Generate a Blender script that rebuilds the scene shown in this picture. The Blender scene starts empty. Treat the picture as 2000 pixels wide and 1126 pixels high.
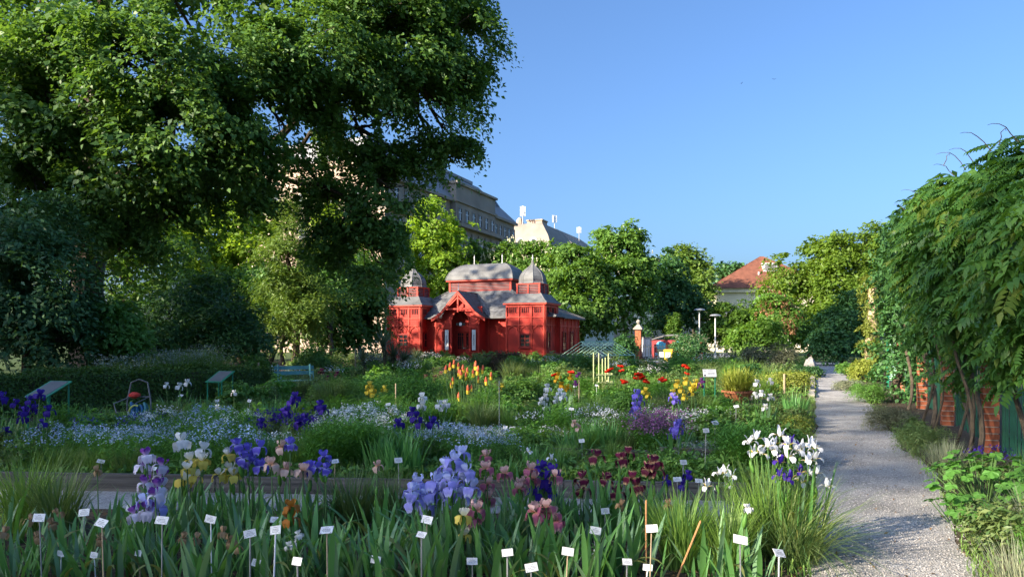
import bpy, math, random
import numpy as np
from mathutils import Vector, Matrix
R = math.radians
SC = bpy.context.scene
COL = SC.collection

# ------------------------------------------------------------ camera, sky, sun, exposure
CAM_H, HORIZON, FPX = 1.7, 665.0, 1450.0
cam_data = bpy.data.cameras.new('camera')
cam = bpy.data.objects.new('camera', cam_data); COL.objects.link(cam)
cam.location = (0, 0, CAM_H); cam.rotation_euler = (R(90), 0, 0)
cam_data.sensor_width = 36.0; cam_data.lens = FPX / 2000 * 36.0
cam_data.shift_y = (HORIZON - 563) / 2000
cam_data.clip_start = 0.05; cam_data.clip_end = 3000
SC.camera = cam

SUN_EL = R(24)
SUN_H = Vector((-0.86, -0.51, 0)).normalized()
world = bpy.data.worlds.new('World'); SC.world = world; world.use_nodes = True
wn = world.node_tree
sky = wn.nodes.new('ShaderNodeTexSky'); sky.sky_type = 'NISHITA'; sky.sun_disc = False
sky.sun_elevation = SUN_EL; sky.sun_rotation = math.atan2(SUN_H.x, SUN_H.y)
sky.air_density = 1.0; sky.dust_density = 3.9; sky.ozone_density = 7.4
bg = wn.nodes['Background']; bg.inputs['Strength'].default_value = 0.113
wn.links.new(sky.outputs[0], bg.inputs[0])
sun_data = bpy.data.lights.new('sun', 'SUN'); sun_data.energy = 5.0; sun_data.angle = R(0.6)
sun_data.color = (1.0, 0.86, 0.66)
sun = bpy.data.objects.new('sun', sun_data); COL.objects.link(sun)
SDIR = Vector((SUN_H.x * math.cos(SUN_EL), SUN_H.y * math.cos(SUN_EL), math.sin(SUN_EL)))
sun.rotation_euler = SDIR.to_track_quat('Z', 'Y').to_euler(); sun.location = (-60, -20, 60)
SC.view_settings.view_transform = 'Standard'; SC.view_settings.look = 'None'
SC.view_settings.exposure = 1.4; SC.view_settings.gamma = 1.0
SC.view_settings.use_curve_mapping = False
SC.cycles.max_bounces = 6; SC.cycles.diffuse_bounces = 4; SC.cycles.transmission_bounces = 4
SC.cycles.transparent_max_bounces = 4

# ------------------------------------------------------------ frames
# the garden, the path, the pavilion and the office block share one grid turned 22.3 degrees from the view
U = (0.379, 0.925); VV = (0.925, -0.379)
GRID = math.atan2(VV[1], VV[0])
def at(x, y, Y):                 # a point seen at a spot of the photograph, Y metres away
    return Vector(((x - 1000) / FPX * Y, Y, CAM_H + (HORIZON - y) / FPX * Y))
def gx(x, Y): return (x - 1000) / FPX * Y
def st(s, t, z=0): return Vector((VV[0] * s + U[0] * t, VV[1] * s + U[1] * t, z))
def s_of(X, Y): return X * VV[0] + Y * VV[1]

# ------------------------------------------------------------ materials
MATS = {}
def new_mat(name):
    m = bpy.data.materials.new(name); m.use_nodes = True
    nt = m.node_tree; MATS[name] = m
    return m, nt, nt.nodes['Principled BSDF']
def nd(nt, typ, **kw):
    n = nt.nodes.new(typ)
    for k, v in kw.items(): setattr(n, k, v)
    return n
def rgba(c): return (c[0], c[1], c[2], 1.0)
def plain(name, c, rough=0.6, metal=0.0, var=0.12, scale=6.0, bump=0.0, bscale=40.0, c2=None, spec=0.4):
    m, nt, b = new_mat(name)
    b.inputs['Roughness'].default_value = rough; b.inputs['Metallic'].default_value = metal
    b.inputs['Specular IOR Level'].default_value = spec
    tc = nd(nt, 'ShaderNodeTexCoord'); nz = nd(nt, 'ShaderNodeTexNoise')
    nz.inputs['Scale'].default_value = scale; nz.inputs['Detail'].default_value = 5
    nt.links.new(tc.outputs['Object'], nz.inputs['Vector'])
    cr = nd(nt, 'ShaderNodeValToRGB')
    lo = c2 if c2 else tuple(x * (1 - var * 2) for x in c)
    hi = c if c2 else tuple(min(1, x * (1 + var)) for x in c)
    cr.color_ramp.elements[0].position = 0.32; cr.color_ramp.elements[1].position = 0.68
    cr.color_ramp.elements[0].color = rgba(lo); cr.color_ramp.elements[1].color = rgba(hi)
    nt.links.new(nz.outputs['Fac'], cr.inputs[0]); nt.links.new(cr.outputs[0], b.inputs['Base Color'])
    if bump:
        n2 = nd(nt, 'ShaderNodeTexNoise'); n2.inputs['Scale'].default_value = bscale; n2.inputs['Detail'].default_value = 4
        nt.links.new(tc.outputs['Object'], n2.inputs['Vector'])
        bp = nd(nt, 'ShaderNodeBump'); bp.inputs['Strength'].default_value = bump; bp.inputs['Distance'].default_value = 0.02
        nt.links.new(n2.outputs['Fac'], bp.inputs['Height']); nt.links.new(bp.outputs[0], b.inputs['Normal'])
    return m
def leafmat(name, c1, c2, tr=0.32, rough=0.5, tcol=None, spec=0.35):
    m, nt, b = new_mat(name)
    g = nd(nt, 'ShaderNodeNewGeometry'); oi = nd(nt, 'ShaderNodeObjectInfo')
    mx = nd(nt, 'ShaderNodeMix', data_type='RGBA')
    mx.inputs[6].default_value = rgba(c1); mx.inputs[7].default_value = rgba(c2)
    nt.links.new(g.outputs['Random Per Island'], mx.inputs[0])
    hs = nd(nt, 'ShaderNodeHueSaturation')
    mr = nd(nt, 'ShaderNodeMapRange'); mr.inputs[3].default_value = 0.82; mr.inputs[4].default_value = 1.2
    nt.links.new(oi.outputs['Random'], mr.inputs[0]); nt.links.new(mr.outputs[0], hs.inputs['Value'])
    nt.links.new(mx.outputs[2], hs.inputs['Color'])
    nt.links.new(hs.outputs[0], b.inputs['Base Color'])
    b.inputs['Roughness'].default_value = rough; b.inputs['Specular IOR Level'].default_value = spec
    t = nd(nt, 'ShaderNodeBsdfTranslucent')
    tm = nd(nt, 'ShaderNodeMix', data_type='RGBA', blend_type='MULTIPLY'); tm.inputs[0].default_value = 1.0
    tm.inputs[7].default_value = rgba(tcol or (1.9, 1.75, 0.7))
    nt.links.new(hs.outputs[0], tm.inputs[6]); nt.links.new(tm.outputs[2], t.inputs['Color'])
    ms = nd(nt, 'ShaderNodeMixShader'); ms.inputs[0].default_value = tr
    nt.links.new(b.outputs[0], ms.inputs[1]); nt.links.new(t.outputs[0], ms.inputs[2])
    nt.links.new(ms.outputs[0], nt.nodes['Material Output'].inputs['Surface'])
    return m
def petalmat(name, c1, c2, tr=0.35, rim=None):
    # c1 at the petal's throat, c2 at its rim: the pigment of the flower itself (Generated y runs along the petal)
    m, nt, b = new_mat(name)
    tc = nd(nt, 'ShaderNodeTexCoord'); sp = nd(nt, 'ShaderNodeSeparateXYZ')
    nt.links.new(tc.outputs['UV'], sp.inputs[0])
    cr = nd(nt, 'ShaderNodeValToRGB')
    cr.color_ramp.elements[0].position = 0.15; cr.color_ramp.elements[1].position = 0.6
    cr.color_ramp.elements[0].color = rgba(c1); cr.color_ramp.elements[1].color = rgba(c2)
    if rim:
        e1 = cr.color_ramp.elements.new(.86); e1.color = rgba(c2); e2 = cr.color_ramp.elements.new(.97); e2.color = rgba(rim)
    nt.links.new(sp.outputs['Y'], cr.inputs[0])
    wv = nd(nt, 'ShaderNodeTexNoise'); wv.inputs['Scale'].default_value = 9
    nt.links.new(tc.outputs['UV'], wv.inputs['Vector'])
    hs = nd(nt, 'ShaderNodeHueSaturation'); oi = nd(nt, 'ShaderNodeObjectInfo')
    mr = nd(nt, 'ShaderNodeMapRange'); mr.inputs[3].default_value = 0.85; mr.inputs[4].default_value = 1.15
    nt.links.new(oi.outputs['Random'], mr.inputs[0]); nt.links.new(mr.outputs[0], hs.inputs['Value'])
    nt.links.new(cr.outputs[0], hs.inputs['Color'])
    nt.links.new(hs.outputs[0], b.inputs['Base Color'])
    b.inputs['Roughness'].default_value = 0.6; b.inputs['Specular IOR Level'].default_value = 0.2
    t = nd(nt, 'ShaderNodeBsdfTranslucent'); nt.links.new(hs.outputs[0], t.inputs['Color'])
    ms = nd(nt, 'ShaderNodeMixShader'); ms.inputs[0].default_value = tr
    nt.links.new(b.outputs[0], ms.inputs[1]); nt.links.new(t.outputs[0], ms.inputs[2])
    nt.links.new(ms.outputs[0], nt.nodes['Material Output'].inputs['Surface'])
    return m

# ------------------------------------------------------------ mesh helpers
class MB:
    def __init__(s): s.v = []; s.f = []; s.m = []
    def face(s, pts, m=0):
        i = len(s.v); s.v += [tuple(p) for p in pts]; s.f.append(tuple(range(i, i + len(pts)))); s.m.append(m)
    def box(s, x0, x1, y0, y1, z0, z1, m=0):
        i = len(s.v)
        s.v += [(x0,y0,z0),(x1,y0,z0),(x1,y1,z0),(x0,y1,z0),(x0,y0,z1),(x1,y0,z1),(x1,y1,z1),(x0,y1,z1)]
        for q in ((0,3,2,1),(4,5,6,7),(0,1,5,4),(1,2,6,5),(2,3,7,6),(3,0,4,7)):
            s.f.append(tuple(i + k for k in q)); s.m.append(m)
        return s
    def hexa(s, p, m=0):           # eight corners, bottom four then top four
        i = len(s.v); s.v += [tuple(q) for q in p]
        for q in ((0,3,2,1),(4,5,6,7),(0,1,5,4),(1,2,6,5),(2,3,7,6),(3,0,4,7)):
            s.f.append(tuple(i + k for k in q)); s.m.append(m)
        return s
    def bar(s, a, b, w, h, m=0, upv=(0,0,1)):
        a = Vector(a); b = Vector(b); d = (b - a).normalized(); upv = Vector(upv)
        if abs(d.dot(upv)) > 0.98: upv = Vector((0,1,0))
        sd = d.cross(upv).normalized() * w / 2; u2 = sd.cross(d).normalized() * h / 2
        return s.hexa([a-sd-u2, a+sd-u2, b+sd-u2, b-sd-u2, a-sd+u2, a+sd+u2, b+sd+u2, b-sd+u2], m)
    def tube(s, pts, rad, n=8, m=0, rnd=None, cap=True):
        pts = [Vector(p) for p in pts]
        if not isinstance(rad, (list, tuple)): rad = [rad] * len(pts)
        rings = []; side = None
        for k, p in enumerate(pts):
            d = (pts[min(k + 1, len(pts) - 1)] - pts[max(k - 1, 0)])
            d = d.normalized() if d.length > 1e-9 else Vector((0,0,1))
            if side is None:
                side = d.cross(Vector((0.3,0.9,0.1))); 
                if side.length < 0.1: side = d.cross(Vector((1,0,0)))
            side = (side - d * side.dot(d)).normalized(); up = d.cross(side)
            i = len(s.v); rings.append(i)
            for j in range(n):
                a = 2 * math.pi * j / n; r = rad[k] * (1 + (rnd.uniform(-.12,.12) if rnd else 0))
                s.v.append(tuple(p + (side * math.cos(a) + up * math.sin(a)) * r))
        for k in range(len(pts) - 1):
            for j in range(n):
                a, b = rings[k], rings[k+1]; j2 = (j + 1) % n
                s.f.append((a + j, a + j2, b + j2, b + j)); s.m.append(m)
        if cap:
            s.f.append(tuple(rings[0] + j for j in reversed(range(n)))); s.m.append(m)
            s.f.append(tuple(rings[-1] + j for j in range(n))); s.m.append(m)
        return s
    def lathe(s, prof, n=12, c=(0,0,0), m=0, rot=0.0, sx=1.0, sy=1.0):   # prof = [(radius, z)]
        rings = []
        for r, z in prof:
            rings.append(len(s.v))
            for j in range(n):
                a = 2 * math.pi * j / n + rot
                s.v.append((c[0] + r * sx * math.cos(a), c[1] + r * sy * math.sin(a), c[2] + z))
        for k in range(len(prof) - 1):
            for j in range(n):
                j2 = (j + 1) % n
                s.f.append((rings[k] + j, rings[k] + j2, rings[k+1] + j2, rings[k+1] + j)); s.m.append(m)
        s.f.append(tuple(rings[0] + j for j in reversed(range(n)))); s.m.append(m)
        s.f.append(tuple(rings[-1] + j for j in range(n))); s.m.append(m)
        return s
    def mesh(s, name, smooth=False):
        me = bpy.data.meshes.new(name); me.from_pydata(s.v, [], s.f); me.update()
        if any(s.m): me.polygons.foreach_set('material_index', s.m)
        if smooth: me.polygons.foreach_set('use_smooth', [True] * len(me.polygons))
        return me
    def build(s, name, mats, parent=None, loc=(0,0,0), rz=0.0, smooth=False, kind=None):
        return obj(name, s.mesh(name, smooth), mats, parent, loc, rz, kind)
def obj(name, me, mats=None, parent=None, loc=(0,0,0), rz=0.0, kind=None, rot=None, scale=None):
    if mats is not None and len(me.materials) == 0:
        for m in (mats if isinstance(mats, (list, tuple)) else [mats]): me.materials.append(MATS[m])
    o = bpy.data.objects.new(name, me); COL.objects.link(o)
    o.location = loc; o.rotation_euler = rot if rot is not None else (0, 0, rz)
    if scale is not None: o.scale = scale if isinstance(scale, (tuple, list)) else (scale,) * 3
    if parent: o.parent = parent
    if kind: o['kind'] = kind
    return o
def thing(name, label, cat, loc=(0,0,0), rz=0.0, group=None, scale=None):
    o = bpy.data.objects.new(name, None); COL.objects.link(o)
    o.location = loc; o.rotation_euler = (0, 0, rz); o.empty_display_size = 0.1
    if scale is not None: o.scale = (scale,) * 3
    return tag(o, label, cat, group)
def tag(o, label, cat, group=None):
    o['label'] = label; o['category'] = cat
    if group: o['group'] = group
    return o
def np_mesh(name, V, F, mi=None, smooth=False):
    me = bpy.data.meshes.new(name); n, k = F.shape
    me.vertices.add(len(V)); me.vertices.foreach_set('co', np.ascontiguousarray(V, np.float32).ravel())
    me.loops.add(n * k); me.loops.foreach_set('vertex_index', np.ascontiguousarray(F, np.int32).ravel())
    me.polygons.add(n); me.polygons.foreach_set('loop_start', np.arange(0, n * k, k, dtype=np.int32))
    if mi is not None: me.polygons.foreach_set('material_index', np.ascontiguousarray(mi, np.int32))
    if smooth: me.polygons.foreach_set('use_smooth', np.ones(n, bool))
    me.update(calc_edges=True); return me
def nrm(a): return a / np.maximum(np.linalg.norm(a, axis=1, keepdims=True), 1e-9)
def leaves(C, A, N, Ln, W, fold=0.12):
    """one folded four-cornered leaf for each centre: axis A, facing N, length Ln, width W"""
    S = nrm(np.cross(A, N)); Ln = np.asarray(Ln)[:, None]; W = np.asarray(W)[:, None]
    n = len(C); V = np.empty((n, 4, 3))
    mid = C - A * Ln * 0.06 + N * W * fold * 2
    V[:, 0] = C - A * Ln * .5; V[:, 2] = C + A * Ln * .5 - N * W * fold
    V[:, 1] = mid + S * W * .5; V[:, 3] = mid - S * W * .5
    return V.reshape(-1, 3), np.arange(n * 4).reshape(n, 4)
def join(parts):
    Vs, Fs, o = [], [], 0
    for V, F in parts: Vs.append(V); Fs.append(F + o); o += len(V)
    return np.concatenate(Vs), np.concatenate(Fs)
def cloud(blobs, n, leaf, rc, seed, per=26, inner=0.5, up=0.55, ratio=0.6, flat=0.55, fold=0.12, droop=0.15, rough=0.22, cut=None):
    """leaf bunches spread through uneven blobs (cx, cy, cz, rx, ry, rz)"""
    g = np.random.default_rng(seed); B = np.array(blobs, float)
    w = (B[:, 3] * B[:, 4] + B[:, 3] * B[:, 5] + B[:, 4] * B[:, 5]); w /= w.sum()
    nc = max(4, n // per); pick = g.choice(len(B), nc, p=w)
    d = nrm(g.normal(size=(nc, 3))); f = inner + (1 - inner) * g.random(nc) ** 0.6
    ph = pick * 1.7 + seed
    bump = 1 + rough * (np.sin(d[:, 0] * 5 + ph) * np.sin(d[:, 1] * 6 + ph * 1.3) + np.sin(d[:, 2] * 7 + ph * .7) * .7 + g.normal(size=nc) * .25)
    C0 = B[pick, :3] + d * (f * bump)[:, None] * B[pick, 3:6]
    out = nrm(d / B[pick, 3:6])
    ci = np.repeat(np.arange(nc), per); m = len(ci)
    sz = g.uniform(.6, 1.35, nc)[ci]
    off = np.clip(g.normal(size=(m, 3)), -1.25, 1.25) * rc * sz[:, None]
    N0 = nrm(out[ci] * .6 + np.array([0, 0, up]) + g.normal(size=(m, 3)) * .12)
    h = (off * N0).sum(1, keepdims=True); off = off - N0 * h * (1 - flat)
    C = C0[ci] + off; C[:, 2] -= (np.linalg.norm(off, axis=1) ** 2) / (rc * 4) * droop * 2
    N = nrm(N0 + g.normal(size=(m, 3)) * .42)
    A = nrm(off + g.normal(size=(m, 3)) * rc * .7 + np.array([0, 0, -droop * rc])); A = nrm(A - N * (A * N).sum(1, keepdims=True))
    L = leaf * g.uniform(.55, 1.45, m) * g.uniform(.8, 1.25, nc)[ci]
    if cut is not None:
        k = cut(C); C, A, N, L = C[k], A[k], N[k], L[k]
    return leaves(C, A, N, L, L * ratio * g.uniform(.8, 1.2, len(L)), fold)
def blades(base, az, length, width, lean, bend, seg=4, droop=0.0):
    """arching grass-like blades: arrays of base point, azimuth, length, width, start lean and bend (radians)"""
    n = len(base); V = np.empty((n, seg + 1, 2, 3))
    dirh = np.stack([np.cos(az), np.sin(az), np.zeros(n)], 1); sd = np.stack([-np.sin(az), np.cos(az), np.zeros(n)], 1)
    p = base.copy(); ang = lean.copy()
    for k in range(seg + 1):
        f = k / seg; w = width * (0.75 + .5 * f if f < .5 else (1.0 - (f - .5) * 1.96)); w = np.maximum(w, width * .03)
        V[:, k, 0] = p + sd * (w / 2)[:, None]; V[:, k, 1] = p - sd * (w / 2)[:, None]
        st_ = (length / seg)[:, None]
        p = p + (dirh * np.sin(ang)[:, None] + np.array([0, 0, 1]) * np.cos(ang)[:, None]) * st_
        ang = ang + bend / seg
    idx = np.arange(n)[:, None] * (seg + 1) * 2 + (np.arange(seg) * 2)[None, :]
    F = np.stack([idx, idx + 1, idx + 3, idx + 2], -1).reshape(-1, 4)
    return V.reshape(-1, 3), F

# ------------------------------------------------------------ palette
leafmat('oak_leaf', (.056, .135, .030), (.115, .215, .046), tr=.30, spec=.4)
leafmat('dark_leaf', (0.039, 0.115, 0.038), (0.083, 0.203, 0.054), tr=.22)
leafmat('blue_green_leaf', (.050, .135, .055), (.095, .21, .075), tr=.22)
leafmat('fresh_leaf', (0.074, 0.168, 0.024), (0.134, 0.24, 0.036), tr=.38)
leafmat('yellow_leaf', (.105, .195, .022), (.175, .275, .038), tr=.42)
leafmat('chestnut_leaf', (.070, .165, .024), (.145, .265, .048), tr=.34)
leafmat('mid_leaf', (0.078, 0.19, 0.039), (0.145, 0.282, 0.057), tr=.3)
leafmat('lime_tree_leaf', (.130, .235, .022), (.225, .34, .040), tr=.42)
leafmat('conifer_leaf', (.085, .165, .026), (.16, .24, .045), tr=.3)
leafmat('hedge_leaf', (.036, .095, .016), (.090, .175, .022), tr=.18)
leafmat('grey_leaf', (0.17, 0.207, 0.124), (0.288, 0.304, 0.193), tr=.2, tcol=(1.2, 1.2, .8))
leafmat('olive_leaf', (0.109, 0.128, 0.068), (0.202, 0.21, 0.12), tr=.2, tcol=(1.2, 1.2, .8))
leafmat('red_leaf', (0.076, 0.045, 0.027), (0.143, 0.083, 0.038), tr=.2, tcol=(1.4, 1.0, .7))
leafmat('pink_leaf', (0.16, 0.1, 0.04), (0.34, 0.15, 0.09), tr=.3, tcol=(1.2, 1.0, .7))
leafmat('iris_leaf', (0.062, 0.185, 0.054), (0.136, 0.302, 0.084), tr=.25, rough=.42)
leafmat('grass_leaf', (0.105, 0.207, 0.038), (0.191, 0.308, 0.067), tr=.3)
leafmat('dark_grass', (0.074, 0.151, 0.045), (0.175, 0.223, 0.072), tr=.25)
leafmat('willow_leaf', (0.075, 0.204, 0.033), (0.139, 0.303, 0.05), tr=.3)
leafmat('silver_leaf', (0.25, 0.3, 0.24), (0.42, 0.46, 0.38), tr=.15, tcol=(1, 1, .9))
leafmat('wisteria_leaf', (.045, .135, .028), (.105, .225, .042), tr=.34, rough=.42)
leafmat('wisteria_young', (.10, .18, .026), (.17, .235, .04), tr=.38)
leafmat('mallow_leaf', (0.07, 0.2, 0.03), (0.11, 0.27, 0.05), tr=.3, rough=.5)
leafmat('variegated_leaf', (0.26, 0.34, 0.04), (0.42, 0.46, 0.1), tr=.35, tcol=(1.2, 1.15, .6))
leafmat('dry_leaf', (0.16, 0.09, 0.035), (0.28, 0.17, 0.07), tr=.2, tcol=(1, .9, .6))
leafmat('ivy_leaf', (0.14, 0.19, 0.03), (0.24, 0.28, 0.06), tr=.3)
leafmat('yucca_leaf', (0.094, 0.14, 0.07), (0.172, 0.21, 0.112), tr=.12, tcol=(1.2, 1.2, .8))
leafmat('white_bloom', (0.72, 0.74, 0.76), (0.85, 0.85, 0.84), tr=.25, tcol=(1, 1, 1))
leafmat('pale_blue_bloom', (0.38, 0.5, 0.72), (0.62, 0.7, 0.82), tr=.25, tcol=(1, 1, 1))
leafmat('cream_bloom', (0.55, 0.52, 0.34), (0.72, 0.68, 0.48), tr=.25, tcol=(1, 1, 1))
leafmat('purple_bloom', (0.28, 0.1, 0.26), (0.46, 0.22, 0.42), tr=.25, tcol=(1, 1, 1))
leafmat('violet_bloom', (0.05, 0.02, 0.3), (0.11, 0.05, 0.45), tr=.25, tcol=(1, 1, 1))
leafmat('iris_leaf_pale', (.10, .21, .11), (.17, .29, .15), tr=.2, rough=.45)
leafmat('iris_leaf_old', (.13, .19, .05), (.22, .22, .07), tr=.25)
leafmat('yellow_bloom', (0.75, 0.5, 0.02), (0.85, 0.68, 0.08), tr=.25, tcol=(1, 1, 1))
leafmat('red_bloom', (0.7, 0.025, 0.01), (0.85, 0.1, 0.02), tr=.3, tcol=(1, 1, 1))
plain('bark', (.085, .062, .045), .9, var=.25, scale=5, bump=.8, bscale=22)
plain('vine_bark', (.12, .09, .06), .85, var=.25, scale=9, bump=.7, bscale=50)
plain('stem_green', (.09, .18, .05), .55, var=.15)
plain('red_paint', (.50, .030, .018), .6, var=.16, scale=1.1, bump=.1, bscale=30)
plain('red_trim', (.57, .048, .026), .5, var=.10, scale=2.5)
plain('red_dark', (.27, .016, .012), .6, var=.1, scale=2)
plain('zinc', (.155, .157, .16), .6, metal=.0, var=.2, scale=1.3, bump=.08, bscale=8)
plain('slate', (.15, .155, .165), .6, var=.25, scale=3.5, bump=.1, bscale=12)
plain('glass_dark', (.02, .022, .026), .08, var=.05, spec=.6)
plain('beige_stone', (.30, .262, .222), .85, var=.12, scale=.25, bump=.1, bscale=3)
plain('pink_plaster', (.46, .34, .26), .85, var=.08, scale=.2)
plain('cream_plaster', (.72, .66, .50), .85, var=.06, scale=.3)
plain('grey_roof', (.24, .245, .26), .6, var=.08, scale=.3, bump=.1, bscale=2)
plain('brown_roof', (.27, .235, .195), .75, var=.1, scale=.4)
plain('tile_roof', (.20, .075, .045), .8, var=.16, scale=1.2, bump=.3, bscale=5)
plain('white_paint', (.78, .79, .80), .5, var=.03)
plain('sign_plate', (.66, .665, .67), .4, var=.08, scale=40)
plain('ink', (.05, .05, .06), .7, var=.05)
plain('steel_stake', (.42, .43, .44), .4, metal=.6, var=.1)
plain('wood_stake', (.42, .32, .20), .8, var=.15, scale=15)
plain('cane', (.45, .22, .09), .7, var=.12, scale=14)
plain('mint_paint', (.36, .60, .46), .5, var=.08)
plain('teal_paint', (.07, .22, .23), .5, var=.12)
plain('green_metal', (.02, .22, .12), .4, var=.08)
plain('fence_green', (.018, .10, .062), .5, var=.2, scale=4)
plain('dark_metal', (.02, .03, .03), .5, var=.1)
plain('terracotta', (.42, .15, .07), .8, var=.12, scale=8)
plain('rock', (.30, .29, .28), .9, var=.25, scale=3, bump=.8, bscale=9)
plain('pale_stone', (.36, .33, .29), .9, var=.15, scale=3, bump=.5, bscale=14)
plain('brick', (.44, .13, .06), .85, var=.2, scale=7, bump=.35, bscale=60)
plain('mortar', (.46, .42, .36), .95, var=.1, scale=10)
plain('plank', (.125, .112, .098), .9, var=.3, scale=3, bump=.6, bscale=26)
_nt = MATS['plank'].node_tree
for _n in [n for n in _nt.nodes if n.type == 'TEX_NOISE']:
    _mp = _nt.nodes.new('ShaderNodeMapping'); _mp.inputs['Scale'].default_value = (.35, 6, 9)
    _tc = [n for n in _nt.nodes if n.type == 'TEX_COORD'][0]
    _nt.links.new(_tc.outputs['Object'], _mp.inputs['Vector']); _nt.links.new(_mp.outputs[0], _n.inputs['Vector'])
plain('hose_blue', (.02, .13, .28), .4, var=.1)
plain('hose_yellow', (.48, .50, .12), .5, var=.1)
plain('plastic_red', (.62, .04, .03), .4, var=.06)
plain('plastic_yellow', (.75, .52, .05), .4, var=.06)
plain('plastic_dark', (.03, .05, .04), .45, var=.06)
plain('mural_red', (.36, .04, .045), .6, var=.08); plain('mural_blue', (.12, .50, .68), .6, var=.08)
plain('lime_wood', (.55, .60, .30), .6, var=.1)
# ============================================================ SETTING: ground, path, gravel
def surface_mat(name, cols, scale, bump, bscale, vor=True, big=None):
    m, nt, b = new_mat(name); b.inputs['Roughness'].default_value = .95; b.inputs['Specular IOR Level'].default_value = .2
    tc = nd(nt, 'ShaderNodeTexCoord')
    vt = nd(nt, 'ShaderNodeTexVoronoi'); vt.inputs['Scale'].default_value = scale
    nt.links.new(tc.outputs['Object'], vt.inputs['Vector'])
    cr = nd(nt, 'ShaderNodeValToRGB'); els = cr.color_ramp.elements
    while len(els) < len(cols): els.new(0.5)
    for i, c in enumerate(cols): els[i].position = i / (len(cols) - 1); els[i].color = rgba(c)
    sp = nd(nt, 'ShaderNodeSeparateColor'); nt.links.new(vt.outputs['Color'], sp.inputs[0])
    nt.links.new(sp.outputs[0], cr.inputs[0])
    nz = nd(nt, 'ShaderNodeTexNoise'); nz.inputs['Scale'].default_value = big or .5; nz.inputs['Detail'].default_value = 6
    nt.links.new(tc.outputs['Object'], nz.inputs['Vector'])
    mr = nd(nt, 'ShaderNodeMapRange'); mr.inputs[1].default_value = .3; mr.inputs[2].default_value = .7
    mr.inputs[3].default_value = .62; mr.inputs[4].default_value = 1.15
    nt.links.new(nz.outputs['Fac'], mr.inputs[0])
    hs = nd(nt, 'ShaderNodeHueSaturation'); nt.links.new(mr.outputs[0], hs.inputs['Value']); nt.links.new(cr.outputs[0], hs.inputs['Color'])
    nt.links.new(hs.outputs[0], b.inputs['Base Color'])
    bp = nd(nt, 'ShaderNodeBump'); bp.inputs['Strength'].default_value = bump; bp.inputs['Distance'].default_value = .012
    v2 = nd(nt, 'ShaderNodeTexVoronoi'); v2.inputs['Scale'].default_value = bscale
    nt.links.new(tc.outputs['Object'], v2.inputs['Vector'])
    nt.links.new(v2.outputs['Distance'], bp.inputs['Height']); bp.invert = True
    nt.links.new(bp.outputs[0], b.inputs['Normal'])
surface_mat('soil', [(.055,.040,.028),(.095,.070,.048),(.13,.10,.07),(.045,.035,.025)], 40, .8, 45)
surface_mat('gravel', [(.23,.22,.21),(.40,.385,.37),(.51,.495,.475),(.31,.30,.285),(.57,.555,.535)], 75, 1.0, 75, big=1.1)
surface_mat('grass_ground', [(.04,.075,.02),(.06,.10,.025),(.08,.11,.035)], 12, .6, 20)
def sheet(name, pts, mat, z, kind='structure'):
    mb = MB(); mb.face([(p[0], p[1], z) for p in pts]); o = mb.build(name, mat); o['kind'] = kind; return o
sheet('ground', [(-900,-60),(900,-60),(900,1500),(-900,1500)], 'grass_ground', -.012)
sheet('garden_soil', [(-24,-2),(14,-2),(44,62),(-24,60)], 'soil', -.006)
PL, PR = -0.02, 1.32           # path edges across the grid
mb = MB()
g = np.random.default_rng(3); tt = np.linspace(-3, 62, 90)
jl = PL + g.normal(size=90) * .035; jr = PR - .28 * np.clip((10 - tt) / 4, 0, 1) + g.normal(size=90) * .05
for i in range(89):
    mb.face([st(jl[i], tt[i], 0), st(jr[i], tt[i], 0), st(jr[i+1], tt[i+1], 0), st(jl[i+1], tt[i+1], 0)])
o = mb.build('path', 'gravel'); o['kind'] = 'structure'
sheet('forecourt_path', [st(-18,58), st(6,58), st(6,63), st(-18,63)], 'gravel', .004)
o = sheet('bed_path', [(-9,7.75),(3.0,7.15),(3.0,7.95),(-9,8.7)], 'gravel', .002)
# loose chippings on the near path
g = np.random.default_rng(8)
n = 9000; t_ = 4 + 12 * g.random(n) ** 1.5; s_ = PL - .05 + (PR - .24 * np.clip((10 - t_) / 4, 0, 1) - PL + .1) * g.random(n)
C = np.stack([VV[0]*s_ + U[0]*t_, VV[1]*s_ + U[1]*t_, np.full(n, .004)], 1)
r = .004 + .006 * g.random(n)
tet = np.array([[1,0,-.3],[-.5,.87,-.3],[-.5,-.87,-.3],[0,0,1.0]])
a = g.random(n) * 6.28; ca, sa = np.cos(a), np.sin(a)
Vt = np.empty((n, 4, 3))
for k in range(4):
    x, y, z = tet[k]; Vt[:, k, 0] = C[:, 0] + (x*ca - y*sa) * r; Vt[:, k, 1] = C[:, 1] + (x*sa + y*ca) * r; Vt[:, k, 2] = C[:, 2] + z * r * .8
F = (np.arange(n)[:, None, None] * 4 + np.array([[0,1,3],[1,2,3],[2,0,3]])[None]).reshape(-1, 3)
leafmat('pebble', (.28,.26,.24), (.54,.51,.48), tr=0.0)
o = obj('gravel_chippings', np_mesh('gravel_chippings', Vt.reshape(-1,3), F), 'pebble'); tag(o, 'loose pale grey gravel chippings on the garden path', 'gravel'); o['kind'] = 'stuff'

# path kerb of pale stones on the far left edge
kt = thing('path_kerb', 'row of pale kerb stones along the far left edge of the path', 'kerb', st(PL - .12, 24), GRID)
km = MB(); km.box(-.09, .09, 0, .92, -.05, .10); km = km.mesh('kerb_stone')
for i in range(22): obj('kerb_stone', km, 'pale_stone', kt, (random.Random(i).uniform(-.015,.015), i * .95, random.Random(i+50).uniform(-.02,.01)))

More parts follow.
